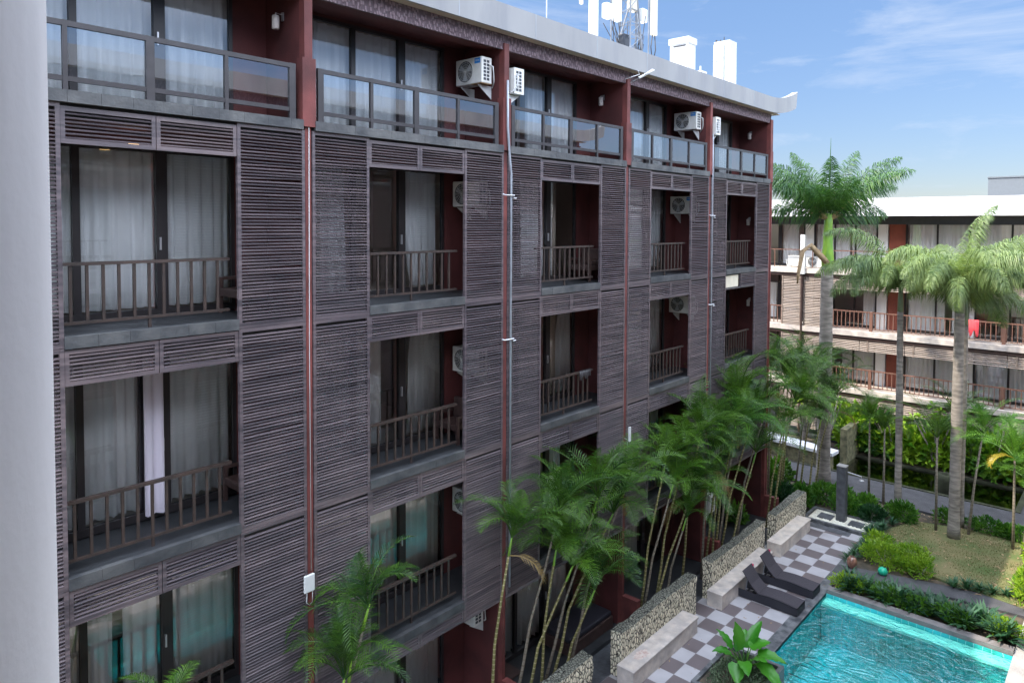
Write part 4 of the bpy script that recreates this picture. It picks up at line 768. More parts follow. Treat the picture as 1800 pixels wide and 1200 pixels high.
def lounger(x, label, bag):
    r = empty('sun_lounger', label, 'sun lounger', (x+.31, 8, 0), 'dark sun loungers by the pool'); L0 = (x, 0, 0)
    mb = MB(); ys = [7.05+ (8.95-7.05)*q/16 for q in range(17)]
    def top(y): return .245+.045*math.exp(-((y-7.75)/.42)**2)
    prof = [(ys[0], .02)]+[(y, top(y)) for y in ys if y < 8.26]
    yt = prof[-1][0]
    poly = prof+[(yt, .02)]
    mb.prism(poly, 'x', 0, .62); obj('base', mb.mesh('base', 'rattan_dark'), r, (x, 0, 0))
    fr = MB().box(0, yt, .02, .03, 8.95, .24).box(.59, yt, .02, .62, 8.95, .24).box(.03, 8.92, .02, .59, 8.95, .24).box(.03, yt+.2, .1, .59, yt+.23, .14).box(.03, 8.6, .1, .59, 8.63, .14)
    obj('frame', fr.mesh('frame', 'rattan_dark'), r, (x, 0, 0))
    s_ = MB(); yy = [y for y in ys if y < 8.26]
    for a, b in zip(yy[:-1], yy[1:]): s_.quad((.01, a, top(a)+.012), (.61, a, top(a)+.012), (.61, b, top(b)+.012), (.01, b, top(b)+.012))
    s_.quad((.01, yy[0], top(yy[0])+.012), (.01, yy[0], .2), (.61, yy[0], .2), (.61, yy[0], top(yy[0])+.012))
    obj('seat', s_.mesh('seat', 'sling'), r, (x, 0, 0))
    b_ = MB(); P = [(8.2, .26), (8.42, .44), (8.68, .80), (8.655, .82), (8.40, .475), (8.18, .285)]; b_.prism(P, 'x', .0, .62); obj('backrest', b_.mesh('backrest', 'sling'), r, (x, 0, 0))
    obj('prop', MB().tube([(.1, 8.62, .1), (.1, 8.55, .6)], .012, 6).tube([(.52, 8.62, .1), (.52, 8.55, .6)], .012, 6).mesh('prop', 'grey_metal'), r, (x, 0, 0))
    obj('strap', bx(.6, 8.60, .62, .65, 8.66, .80).mesh('strap', 'flower_bag'), r, (x, 0, 0))
lounger(20.0, 'dark woven sun lounger, the nearer of the pair', 1); lounger(21.28, 'dark woven sun lounger, the farther of the pair', 1)

# shower column, gravel bed, stepping stones
pb = MB(); rr = random.Random(11)
S(obj('gravel_bed', bx(27.14, 7.12, -.05, 28.26, 9.28, .02).mesh('gravel_bed', 'wall_cream')))
for q in range(1500):
    x, y = rr.uniform(27.2, 28.2), rr.uniform(7.18, 9.22)
    if (27.44 < x < 27.98 and (8.5 < y < 9.04 or 7.42 < y < 7.94)): continue
    s_ = rr.uniform(.016, .034); k = len(pb.v); rz = rr.uniform(0, 3)
    for (a, b, c_) in ((1, 0, 0), (0, 1, 0), (-1, 0, 0), (0, -1, 0), (0, 0, .7), (0, 0, -.7)): pb.v.append((x+s_*(a*math.cos(rz)-b*math.sin(rz)), y+s_*1.2*(a*math.sin(rz)+b*math.cos(rz)), .03+s_*c_))
    pb.f += [(k, k+1, k+4), (k+1, k+2, k+4), (k+2, k+3, k+4), (k+3, k, k+4)]
pg = tag(obj('pebbles', pb.mesh('pebbles', 'pebbles')), 'white pebbles filling the shower bed', 'pebbles'); pg['kind'] = 'stuff'
S(obj('gravel_border', MB().box(27.0, 7.0, -.05, 27.13, 9.4, .08).box(28.27, 7.0, -.05, 28.36, 9.4, .08).box(27.131, 7.0, -.05, 28.269, 7.1, .08).box(27.131, 9.3, -.05, 28.269, 9.4, .08).mesh('gravel_border', 'dark_coping')))
tag(obj('stepping_stone', bx(27.46, 8.52, 0, 27.96, 9.02, .065).mesh('stepping_stone', 'black_stone'), bevel=.01), 'square black paving slab left of the shower column', 'paving slab'); tag(obj('stepping_stone', bx(27.46, 7.44, 0, 27.96, 7.92, .065).mesh('stepping_stone', 'black_stone'), bevel=.01), 'square black paving slab right of the shower column', 'paving slab')
S(obj('deck_inlay', bx(26.5, 7.6, -.02, 26.88, 9.0, .004).mesh('deck_inlay', 'black_stone')))
scn = empty('shower_column', 'tall dark stone shower column in white pebbles', 'shower', (27.75, 8.22, 0))
obj('pillar', bx(27.6, 8.06, 0, 27.9, 8.38, 2.10).mesh('pillar', 'black_stone'), scn, bevel=.012); obj('shower_arm', MB().tube([(27.75, 8.05, 1.92), (27.75, 7.55, 1.86), (27.75, 7.55, 1.74)], .014, 6).lathe([(.09, -.02), (.07, .01)], 14, (27.75, 7.55, 1.73)).mesh('shower_arm', 'steel'), scn)
obj('cap', bx(27.59, 8.05, 2.102, 27.91, 8.39, 2.13).mesh('cap', 'light_coping'), scn)
# pots
tag(obj('amber_pot', MB().lathe([(.08, 0), (.14, .09), (.165, .19), (.14, .30), (.08, .38), (.065, .38), (.11, .29), (.12, .17)], 22).mesh('amber_pot', 'pot_glaze', True), None, (24.15, 6.80, 0)), 'glazed amber round pot at the corner of the deck', 'pot')
tag(obj('glass_float', MB().lathe([(.03, 0), (.12, .04), (.15, .13), (.11, .22), (.04, .25)], 16).mesh('glass_float', 'green_glass', True), None, (24.32, 5.93, 0)), 'small bright green glass globe beside the lime hedge', 'ornament')
tag(obj('water_urn', MB().lathe([(.38, -.5), (.42, -.1), (.42, .5), (.36, .66), (.24, .72), (.16, .70), (.14, .5)], 26).mesh('water_urn', 'pond_bed', True), None, (33.95, 5.95, 0)), 'big black round stone urn standing in the pond', 'urn')
# curved white capped wall by the pond
pw = empty('garden_wall', 'mossy low stone wall with a white cap beyond the pond', 'wall', (34.3, 12, 0))
obj('stonework', MB().prism([(33.35, 10.4), (33.75, 10.4), (34.6, 14.5), (34.6, 17), (34.1, 17), (34.1, 14.5)], 'z', -.5, .62).mesh('stonework', 'moss_stone'), pw); obj('cap', MB().prism([(33.25, 10.3), (34.0, 10.25), (34.9, 14.5), (34.9, 17), (33.9, 17), (33.9, 14.5)], 'z', .622, .76).mesh('cap', 'white_paint'), pw)
rk = MB()
tag(obj('stone_wall', bx(35.0, 10.2, -.3, 36.9, 10.5, 1.5).mesh('stone_wall', 'moss_stone')), 'short grey garden wall in the bushes before the far wing', 'wall')

# planter with big leaf plant
pl = empty('planter', 'dark square stone planter at the pool corner, bottom edge', 'planter', (16.0, 6.85, 0))
PX0, PX1, PY0, PY1 = 14.75, 16.75, 6.18, 7.60
obj('box', MB().box(PX0, PY0, 0, PX0+.1, PY1, .5).box(PX1-.1, PY0, 0, PX1, PY1, .5).box(PX0+.1, PY0, 0, PX1-.1, PY0+.1, .498).box(PX0+.1, PY1-.1, 0, PX1-.1, PY1, .498).mesh('box', 'dark_coping'), pl); obj('soil', bx(PX0+.1, PY0+.1, .1, PX1-.1, PY1-.1, .42).mesh('soil', 'soil'), pl)

# ------------------------------------------------------------------ vegetation
def shrub(name, blobs, n, leaf, m, label, cat='shrub', group=None, seed=0, up=0.3, stems=True, parent=None):
    rr = random.Random(seed); mb = MB(); blobs = list(blobs); nb_ = len(blobs)
    for (cx, cy, cz, rx, ry, rz) in list(blobs):
        for _ in range(4):
            a = rr.uniform(0, 6.28); q = rr.uniform(.35, .6); blobs.append((cx+math.cos(a)*rx*.85, cy+math.sin(a)*ry*.85, cz*rr.uniform(.6, 1.25), rx*q, ry*q, rz*q*1.1))
    tot = sum(b[3]*b[4]*b[5] for b in blobs)
    for (cx, cy, cz, rx, ry, rz) in blobs:
        for _ in range(int(n*rx*ry*rz/tot)):
            d = Vector((rr.gauss(0, 1), rr.gauss(0, 1), rr.gauss(0, 1))).normalized(); q = rr.uniform(.35, 1.0)**.5
            bump = 1+.28*noise.noise(d*2.3+Vector((cx, cy, seed)))+.15*noise.noise(d*6+Vector((seed, cx, cy)))
            p = Vector((cx+d.x*rx*q*bump, cy+d.y*ry*q*bump, cz+d.z*rz*q*bump))
            if p.z < 0.03: continue
            ld = (d+Vector((rr.uniform(-.8, .8), rr.uniform(-.8, .8), rr.uniform(-.5, .8)+up))).normalized(); s_ = ld.cross(Vector((rr.uniform(-1, 1), rr.uniform(-1, 1), rr.uniform(-.3, 1)))).normalized()
            l_ = leaf*rr.uniform(.55, 1.5); w_ = l_*.22; nn = ld.cross(s_)*.15*l_
            k = len(mb.v); mb.v += [tuple(p), tuple(p+ld*l_*.5+s_*w_+nn), tuple(p+ld*l_-nn*.6), tuple(p+ld*l_*.5-s_*w_+nn)]; mb.f.append((k, k+1, k+2, k+3))
    o = obj(name, mb.mesh(name, m), parent)
    if parent: return o
    tag(o, label, cat, group)
    if stems:
        for (cx, cy, cz, rx, ry, rz) in blobs[:nb_]:
            st = MB()
            for _ in range(4): st.tube([(cx, cy, 0), (cx+rr.uniform(-.5, .5)*rx, cy+rr.uniform(-.5, .5)*ry, cz+.2*rz)], [.018, .008], 5)
            obj('stem', st.mesh('stem', 'palm_bark'), o)
    return o

def frond(L_, n, ll, droop=1.2, elev=1.1, vee=0.5, lw=0.03, sweep=0.9, bushy=0, rr=None, stalk=.18, hang=.35):
    """frond in the xz plane starting at the origin; returns rachis tube and leaflets in one builder"""
    rr = rr or random; mb = MB(); P = []; a = elev; p = Vector((0, 0, 0)); K = 16
    for i in range(K+1):
        P.append(p.copy()); p = p+Vector((math.cos(a), 0, math.sin(a)))*L_/K; a -= droop/K*(0.5+1.0*i/K)
    mb.tube(P, [.022*(1-.85*i/K) for i in range(K+1)], 4)
    for i in range(n):
        t = stalk+(1-stalk)*(i+.5)/n; f = t*K; j = min(K-1, int(f)); q = P[j].lerp(P[j+1], f-j); T = (P[j+1]-P[j]).normalized(); S_ = Vector((0, 1, 0)); U = S_.cross(T).normalized()*-1
        if U.z < 0: U = -U
        env = math.sin(math.pi*min(1, .18+.82*(t-stalk)/(1-stalk)))**.55*(1-.35*t) if True else 1
        for s_ in (-1, 1):
            reps = 1 + bushy
            for e in range(reps):
                vv = vee+rr.uniform(-.12, .12) if not bushy else rr.uniform(-1.2, 1.35)
                d = (T*sweep+(S_*s_*math.cos(vv)+U*math.sin(vv))).normalized(); l_ = ll*env*rr.uniform(.85, 1.1); wv = T*lw*.5
                p0 = q; p1 = q+d*l_*.5+Vector((0, 0, -hang*.12*l_)); p2 = q+d*l_+Vector((0, 0, -hang*l_))
                k = len(mb.v); mb.v += [tuple(p0-wv*.5), tuple(p0+wv*.5), tuple(p1+wv), tuple(p1-wv), tuple(p2)]; mb.f += [(k, k+1, k+2, k+3), (k+3, k+2, k+4)]
    return mb
def crown(specs, **kw):
    """specs: (azimuth, elevation, length, droop)"""
    out = MB()
    rr = random.Random(kw.pop('seed', 1)); kk = dict(kw)
    for (az, el, L_, dr) in specs:
        f = frond(L_, elev=el, droop=dr, rr=rr, **kk); c, s = math.cos(az), math.sin(az); k = len(out.v)
        tw = rr.uniform(-.25, .25)
        for (x, y, z) in f.v:
            out.v.append((x*c-y*s, x*s+y*c, z))
        out.f += [tuple(k+i for i in q) for q in f.f]
    return out
ARC = []
for v in range(5):
    rr = random.Random(40+v); sp = []
    for q in range(12): sp.append((q*2*math.pi/12+rr.uniform(-.5, .5), rr.uniform(.65, 1.5), rr.uniform(1.5, 2.5), rr.uniform(1.2, 2.6)))
    sp.append((rr.uniform(0, 6), 1.5, 1.2, .3))
    ARC.append(crown(sp, n=29, ll=.60, lw=.026, vee=.5, sweep=.8, seed=v, hang=.32).mesh('crown', 'leaf_areca' if v < 4 else 'leaf_areca_light'))
DEADF = crown([(0, .2, 1.3, 2.3)], n=26, ll=.40, lw=.03, seed=6, hang=.5).mesh('dead_frond', 'leaf_dead')
def areca(stems, label, group='areca palms in front of the hotel'):
    bx_ = sum(s[0][0] for s in stems)/len(stems); by_ = sum(s[0][1] for s in stems)/len(stems)
    r = empty('areca_palm', label, 'palm', (bx_, by_, 0), group)
    for q, (b, t, v, sc_) in enumerate(stems):
        dead_ = (q+len(label)) % 5 == 0
        b = Vector((*b, 0)); t = Vector(t); md = (b+t)/2; md.z *= 1.08; md -= (t-b)*Vector((.10, .10, 0)); H = t.z
        kx, ky = random.uniform(-.09, .09), random.uniform(-.05, .05); md += Vector((kx, ky, 0)); pts = [b, b.lerp(md, .5)*.5+(b*.56+t*.22+md*.22)*.5, md, md.lerp(t, .55)+Vector((kx*.4, ky*.4, 0)), t]; rad = [.042, .036, .032, .028, .026]
        mb = MB().tube([p-b for p in pts], rad, 7); o = obj('trunk', mb.mesh('trunk', 'cane_stem' if (q+int(bx_)) % 3 else 'cane_grey', True), r, b)
        sh = MB().tube([pts[-1]-t, pts[-1]-t+(pts[-1]-pts[-2]).normalized()*.45], [.032, .018], 7); obj('crownshaft', sh.mesh('crownshaft', 'crownshaft', True), r, t)
        if dead_: dd = obj('dead_frond', DEADF, r, t); dd.rotation_euler = (0, 0, random.uniform(0, 6.28)); dd.scale = (sc_,)*3
        c = obj('crown', ARC[v % 5], r, t+(pts[-1]-pts[-2]).normalized()*.38); c.rotation_euler = (random.uniform(-.3, .3), random.uniform(-.3, .3), random.uniform(0, 6.28)); c.scale = (sc_*random.uniform(.92, 1.12),)*3
areca([((3.3, 10.15), (3.75, 9.9, 3.75), 0, .6)], 'areca palm with only its frond tips showing at the bottom left')
areca([((6.6, 10.15), (7.15, 9.85, 4.1), 1, .82), ((6.4, 10.1), (6.75, 9.95, 3.0), 2, .75), ((7.0, 10.2), (6.9, 9.9, 3.3), 3, .7)], 'areca palm clump rising at the bottom before the second bay')
areca([((10.55, 10.12), (10.95, 9.9, 4.05), 0, .85), ((11.4, 10.2), (12.4, 9.8, 4.2), 1, 1.0), ((11.6, 10.1), (12.7, 9.7, 2.9), 2, .9), ((12.2, 10.05), (12.3, 9.75, 3.4), 3, .85)], 'areca palm clump with slim stems left of the middle bay')
areca([((12.3, 10.15), (13.9, 9.8, 4.1), 2, 1.0), ((12.5, 10.1), (14.4, 9.75, 3.6), 0, 1.0), ((13.0, 10.1), (13.6, 9.7, 2.0), 3, .9), ((13.2, 10.1), (15.2, 9.9, 3.9), 1, .95)], 'areca palm clump leaning right before the middle bay')
areca([((16.5, 10.1), (17.3, 9.85, 4.1), 1, .95), ((16.7, 10.15), (17.6, 9.8, 3.4), 4, .8), ((17.2, 10.1), (18.6, 9.75, 3.0), 2, .95), ((17.4, 10.15), (18.3, 9.8, 4.1), 0, 1.0), ((17.9, 10.1), (18.2, 9.7, 2.3), 3, .8)], 'areca palm clump between second and third stone walls')
areca([((19.0, 10.15), (19.4, 9.85, 4.5), 2, 1.0), ((20.2, 10.1), (20.0, 9.8, 3.6), 0, .95), ((20.5, 10.15), (20.9, 9.8, 4.2), 1, 1.0), ((20.8, 10.05), (20.4, 9.7, 2.7), 3, .9)], 'areca palm clump before the fourth bay, behind the loungers')
areca([((21.2, 10.1), (22.2, 9.8, 4.9), 3, 1.05), ((21.5, 10.15), (22.8, 9.8, 4.0), 1, 1.0), ((22.2, 10.1), (23.2, 9.75, 3.0), 2, .95), ((22.6, 10.1), (24.0, 9.8, 4.2), 0, 1.05), ((21.0, 10.1), (21.7, 9.8, 4.2), 4, .85)], 'tallest areca palm clump before the corner bay')
areca([((25.3, 10.1), (25.8, 9.8, 3.3), 1, 1.0), ((25.5, 10.0), (26.3, 9.6, 4.3), 2, 1.0)], 'areca palm pair behind the farthest stone wall')
areca([((27.2, 10.8), (27.0, 10.7, 5.2), 0, 1.1), ((27.6, 10.5), (27.7, 10.3, 4.6), 3, 1.05), ((28.0, 10.6), (28.6, 10.4, 4.9), 1, 1.1), ((28.2, 10.9), (28.0, 10.2, 3.7), 2, 1.1), ((27.8, 11.2), (29.1, 11.0, 4.2), 0, 1.0)], 'areca palm clump beyond the hotel corner, left part')
areca([((29.2, 10.3), (29.6, 10.0, 4.1), 1, 1.05), ((29.5, 10.6), (30.3, 10.3, 4.6), 2, 1.1), ((29.8, 9.9), (30.4, 9.5, 3.4), 3, 1.0), ((29.0, 9.9), (29.0, 9.5, 3.0), 0, .9)], 'areca palm clump beyond the hotel corner, beside the tall royal palm')
for (x, y, z, lb) in ((3.7, 1.1, 5.6, 'tall'),):
    areca([((x, y), (x+.1, y+.1, z), 1, 1.3), ((x+.4, y+.1), (x+.6, y+.2, z-.5), 4, 1.2), ((x-.3, y), (x-.6, y+.1, z-.8), 0, 1.1)], f'{lb} areca palm by the opposite wing, mirrored green in the panes', 'palms below the camera')

# tall royal palm
def trunk_mesh(H, r0, r1, bulge=0.0, lean=(0, 0), seed=0, K=24, seg=14):
    mb = MB(); pts = []; rad = []
    for i in range(K+1):
        t = i/K; pts.append((lean[0]*t**1.5, lean[1]*t**1.5, H*t)); rr_ = (r0+(r1-r0)*t)*(1+bulge*math.exp(-((t-.55)/.25)**2))*(1+.25*math.exp(-t*K/1.5))*(1+.03*math.sin(i*2.1+seed)); rad.append(rr_)
    return mb.tube(pts, rad, seg)
rp_ = empty('royal_palm', 'tallest royal palm with lime green crownshaft standing against the sky', 'palm tree', (31.6, 10.15, 0))
obj('trunk', trunk_mesh(9.35, .27, .245, .06, (0.0, 0)).mesh('trunk', 'palm_bark', True), rp_, (31.6, 10.15, 0))
obj('crownshaft', MB().tube([(0, 0, 0), (0, 0, .35), (0, 0, 1.0), (0, 0, 1.9), (.03, 0, 2.3)], [.235, .255, .20, .175, .15], 14).mesh('crownshaft', 'crownshaft', True), rp_, (31.6, 10.15, 9.3))
rr = random.Random(9); sp = []
# azimuths: camera right is (.67,-.74)
for (az, el, L_, dr) in ((-48, .98, 4.5, 1.25), (-60, 1.1, 4.0, .95), (-35, .8, 3.9, 1.1), (132, 1.05, 4.2, 1.35), (120, 1.15, 3.8, 1.1), (150, .85, 3.4, 1.2), (95, 1.0, 3.4, 1.2), (-95, 1.0, 3.6, 1.2), (60, 1.1, 3.2, 1.3), (10, .9, 3.2, 1.2), (180, .9, 3.2, 1.3), (-140, 1.0, 3.3, 1.3), (-20, 1.25, 3.6, .6), (200, 1.25, 3.2, .8), (130, .6, 2.7, 1.3), (-50, .55, 2.6, 1.3), (100, 1.3, 3.4, .6)): sp.append((R(az), el, L_, dr))
obj('crown', crown(sp, n=54, ll=.95, lw=.034, vee=.2, sweep=.6, seed=21, bushy=2, hang=.62, stalk=.10).mesh('crown', 'leaf_royal'), rp_, (31.62, 10.15, 11.35))
obj('spear', MB().tube([(0, 0, 0), (.05, 0, 1.6), (.1, 0, 3.1)], [.05, .03, .006], 5).mesh('spear', 'leaf_royal'), rp_, (31.62, 10.15, 11.75))
mb = MB()
for (az, L_, el) in ((130, .8, .6), (150, .7, .9), (-50, .8, .6), (110, .6, 1.0), (-70, .9, 1.0)):
    a = R(az); mb.tube([(0, 0, 0), (math.cos(a)*L_*.5, math.sin(a)*L_*.5, L_*.5*math.tan(el)*.6), (math.cos(a)*L_, math.sin(a)*L_, L_*.6*math.tan(el))], [.09, .06, .04], 6)
obj('leaf_stubs', mb.mesh('leaf_stubs', 'old_leaf', True), rp_, (31.6, 10.15, 11.35))
mb = MB().tube([(0, 0, .2), (-.5, .55, .95), (-.75, .8, .7), (-.85, .92, -.3), (-.85, .95, -.7)], [.14, .12, .1, .07, .03], 7); obj('old_sheath', mb.mesh('old_sheath', 'old_leaf', True), rp_, (31.45, 10.1, 9.3))

# foxtail palms
def foxtail(b, H, sp, label, r0, r1, seed, lean=(0, 0), sc_=1.0):
    r = empty('foxtail_palm', label, 'palm tree', (b[0], b[1], 0), 'foxtail palms on the lawn')
    obj('trunk', trunk_mesh(H, r0, r1, .10, lean, seed).mesh('trunk', 'palm_bark', True), r, (b[0], b[1], 0))
    t = Vector((b[0]+lean[0], b[1]+lean[1], H)); obj('crownshaft', MB().tube([(0, 0, -.05), (0, 0, .5), (0, 0, 1.0)], [r1*1.05, r1*.9, r1*.6], 10).mesh('crownshaft', 'grey_shaft', True), r, t)
    obj('crown', crown([(R(a), e+.15, l_*1.38*sc_, d) for a, e, l_, d in sp]+[(R(a+17), e*.8+.1, l_*1.15*sc_, d*1.1) for a, e, l_, d in sp[::2]], n=62, ll=.64, lw=.028, sweep=.55, seed=seed, bushy=3, hang=.75, stalk=.06).mesh('crown', 'leaf_foxtail'), r, t+Vector((0, 0, .8)))
foxtail((29.8, 6.8), 7.9, [(132, .9, 2.5, 2.3), (150, 1.0, 2.3, 2.6), (-130, 1.05, 2.4, 2.5), (-48, 1.0, 2.0, 2.4), (-10, 1.1, 2.1, 2.4), (60, .9, 2.2, 2.2), (100, .7, 2.6, 2.0), (180, .9, 2.2, 2.6), (-90, 1.1, 2.2, 2.4), (125, 1.2, 3.0, 2.0)], 'slender foxtail palm with arching fronds, left of the lawn', .125, .105, 3, (-.10, .05))
foxtail((28.96, 4.8), 8.1, [(132, 1.0, 2.6, 2.3), (150, .9, 2.5, 2.5), (-150, 1.1, 2.4, 2.4), (-48, .75, 3.1, 1.6), (-60, 1.0, 3.0, 2.0), (-30, .9, 2.8, 1.9), (30, 1.0, 2.5, 2.2), (90, 1.0, 2.4, 2.3), (-100, .9, 2.6, 2.2), (-75, .5, 2.7, 1.8), (170, .8, 2.5, 2.6), (-48, 1.4, 2.4, 1.0), (-20, .4, 2.5, 1.7)], 'stout foxtail palm standing on the lawn', .175, .155, 5, (0.0, 0.0))
foxtail((30.2, 4.85), 7.5, [(-50, .8, 2.6, 1.9), (-70, 1.0, 2.5, 2.2), (-20, .9, 2.4, 2.0), (130, .9, 2.2, 2.4), (60, 1.0, 2.2, 2.3), (-120, .9, 2.3, 2.2), (-45, .3, 2.4, 2.0)], 'second foxtail trunk close behind the stout one', .145, .13, 8, (0.0, 0.0))
# small slender palms round the pond
def thin_palm(b, t, v, sc_, label, m='leaf_areca', yl=False):
    r = empty('young_palm', label, 'palm', (b[0], b[1], 0), 'young slender palms round the pond'); B = Vector((*b, 0)); T = Vector(t)
    md = (B+T)/2+Vector(((T.x-B.x)*-.12, (T.y-B.y)*-.12, 0)); obj('trunk', MB().tube([Vector((0, 0, 0)), md-B, T-B], [.05, .04, .03], 8).mesh('trunk', 'cane_grey', True), r, B)
    c = obj('crown', ARC[v], r, T); c.scale = (sc_,)*3; c.rotation_euler = (0, 0, v*1.3+b[0])
    if yl:
        f = crown([(R(132), .5, 1.1, 2.4)], n=24, ll=.4, lw=.05, seed=2); o = obj('yellow_frond', f.mesh('yellow_frond', 'leaf_yellow'), r, T); o['label'] = 'one dead yellow frond'
thin_palm((30.56, 8.03), (30.7, 8.1, 3.3), 0, .9, 'young palm behind the shower column, left of the pair')
thin_palm((30.6, 7.5), (30.75, 7.55, 3.0), 1, .8, 'young palm behind the shower column, right of the pair')
thin_palm((29.2, 5.4), (29.3, 5.45, 3.4), 2, .9, 'young palm just left of the stout foxtail trunk')
thin_palm((30.5, 4.75), (31.4, 5.2, 3.6), 3, .9, 'young leaning palm right of the stout foxtail trunk', 1)
thin_palm((29.6, 4.45), (31.0, 4.3, 3.4), 4, .95, 'young pale palm leaning over the pond')
thin_palm((29.3, 3.1), (29.5, 3.15, 3.1), 4, 1.1, 'young palm with a dead yellow frond at the right edge', yl=True)
thin_palm((29.0, 2.8), (29.7, 2.6, 2.2), 4, .9, 'short leaning palm at the right edge of the lawn')
# leafy bushes behind the pond
rr = random.Random(2); bd = ['at the left end', 'left of centre', 'under the white pillar', 'right of the garden wall', 'behind the urn', 'behind the stout palm', 'before the right windows', 'at the right edge']
for q in range(8):
    y = 10.6-q*1.05; h = rr.uniform(.85, 1.3)
    shrub('bush', [(37.15, y, h*.8, .55, .75, h*.9), (37.2, y+.4, h*1.1, .4, .45, h*.6)], 760, .36, ['leaf_lime', 'leaf_mid', 'leaf_lime', 'leaf_lime'][q % 4], f'broad leaved bush along the far pond bank, {bd[q]}', 'bush', 'bushes along the far pond bank', seed=q)
def star_tree(x, y, z, h, label, m='leaf_mid', seed=0):
    r = empty('frangipani_tree', label, 'tree', (x, y, 0), 'small leafy trees behind the pond'); rr = random.Random(seed); tr = MB(); lf = MB()
    for q in range(9):
        a = rr.uniform(0, 6.28); d = rr.uniform(.3, 1.1)*h*.35; tip = Vector((x+math.cos(a)*d, y+math.sin(a)*d, z+h*rr.uniform(.6, 1.0)))
        tr.tube([(x, y, 0), ((x*2+tip.x)/3, (y*2+tip.y)/3, h*.35+z*.5), tuple(tip)], [.06, .04, .025], 6)
        for e in range(16):
            an = rr.uniform(0, 6.28); el = rr.uniform(-.3, 1.1); D = Vector((math.cos(an)*math.cos(el), math.sin(an)*math.cos(el), math.sin(el))); s_ = D.cross(Vector((0, 0, 1))).normalized()*.055; l_ = rr.uniform(.28, .42)
            k = len(lf.v); lf.v += [tuple(tip), tuple(tip+D*l_*.55+s_), tuple(tip+D*l_-Vector((0, 0, .06))), tuple(tip+D*l_*.55-s_)]; lf.f.append((k, k+1, k+2, k+3))
    obj('trunk', tr.mesh('trunk', 'palm_bark'), r); obj('crown', lf.mesh('crown', m), r)
star_tree(36.9, 4.7, 0, 3.0, 'frangipani tree with star leaf rosettes right of the stout palm', seed=1); star_tree(37.0, 3.4, 0, 2.4, 'frangipani tree with rosettes near the right edge', seed=2)
star_tree(36.9, 6.9, 0, 2.9, 'frangipani tree with rosettes left of the stout palm', 'leaf_lime', 3); star_tree(35.5, 11.3, 0, 3.4, 'sunlit frangipani tree beside the tall royal palm', 'leaf_lime', 4); star_tree(36.8, 12.8, 0, 3.0, 'sunlit frangipani tree half hidden by areca palms', 'leaf_lime', 6)
star_tree(37.0, 8.7, 0, 2.2, 'bright leafy small tree behind the middle of the pond', 'leaf_lime', 5)
# yellow stand
shrub('bush', [(36.9, 4.2, 1.2, .4, .8, .5)], 350, .3, 'leaf_lime', 'yellow green bush in the sun by the right end of the pond', 'bush', None, 33)
# garden beds
shrub('hedge', [(25.2, 6.1, .3, .5, .6, .34), (25.6, 5.4, .32, .55, .5, .36), (25.0, 5.0, .28, .35, .35, .3), (26.1, 6.5, .3, .4, .4, .3)], 4200, .10, 'leaf_lime', 'bright lime green clipped hedge between path and lawn', 'hedge', None, 1)
shrub('shrub', [(28.7, 8.4, .3, .35, .5, .35), (29.2, 7.8, .32, .4, .45, .36)], 1500, .15, 'leaf_mid', 'green shrub right behind the shower column', 'shrub', None, 2)
shrub('shrub', [(29.4, 6.5, .3, .35, .45, .38)], 900, .14, 'leaf_mid', 'green and yellow shrub at the foot of the slender foxtail palm', 'shrub', None, 3)
shrub('shrub', [(28.6, 7.4, .22, .35, .4, .28)], 700, .15, 'leaf_dark', 'dark low shrub in front of the slender foxtail palm', 'shrub', None, 4)
shrub('shrub', [(30.3, 5.3, .22, .25, .4, .26)], 600, .12, 'leaf_mid', 'low shrub left of the lawn palms by the path', 'shrub', None, 5)
shrub('hedge', [(30.35, 3.9, .22, .3, .7, .27), (30.3, 3.0, .22, .35, .6, .28)], 2200, .12, 'leaf_mid', 'low green hedge between the lawn and the pond path', 'hedge', None, 6)
shrub('hedge', [(26.2, 2.3, .3, 1.3, .35, .34), (28.2, 2.2, .35, 1.0, .4, .4)], 2400, .13, 'leaf_lime', 'sunlit lime hedge at the right edge of the lawn', 'hedge', None, 7)
shrub('shrub', [(28.3, 9.9, .35, .5, .4, .45), (29.2, 9.4, .32, .45, .4, .4)], 1500, .17, 'leaf_mid', 'dense green shrub at the foot of the areca palms beyond the corner', 'shrub', None, 8)
shrub('shrub', [(27.6, 10.4, .4, .5, .35, .45)], 900, .2, 'leaf_dark', 'dark shrub between last stone wall and areca palms', 'shrub', None, 9)
shrub('shrub', [(30.0, 8.9, .25, .35, .5, .3)], 700, .14, 'leaf_mid', 'low shrub left of the shower column', 'shrub', None, 10)
shrub('shrub', [(29.6, 11.4, .6, .6, .6, .6)], 900, .2, 'leaf_mid', 'shrub deep among the areca stems beyond the corner', 'shrub', None, 12)
for q, (x, y) in enumerate(((23.4, 9.9), (18.9, 9.95), (16.2, 9.9))):
    shrub('shrub', [(x, y, .12, .18, .16, .16)], 160, .12, 'leaf_mid', ['tiny plant beside the third stone wall end', 'tiny plant beside the gap after the second stone wall', 'tiny plant at the foot of the third divider'][q], 'plant', None, 20+q)
shrub('potted_plant', [(24.6, 10.9, .45, .3, .3, .35)], 260, .2, 'leaf_mid', 'leafy plant on the dark ground terrace of the corner bay', 'plant', None, 25)
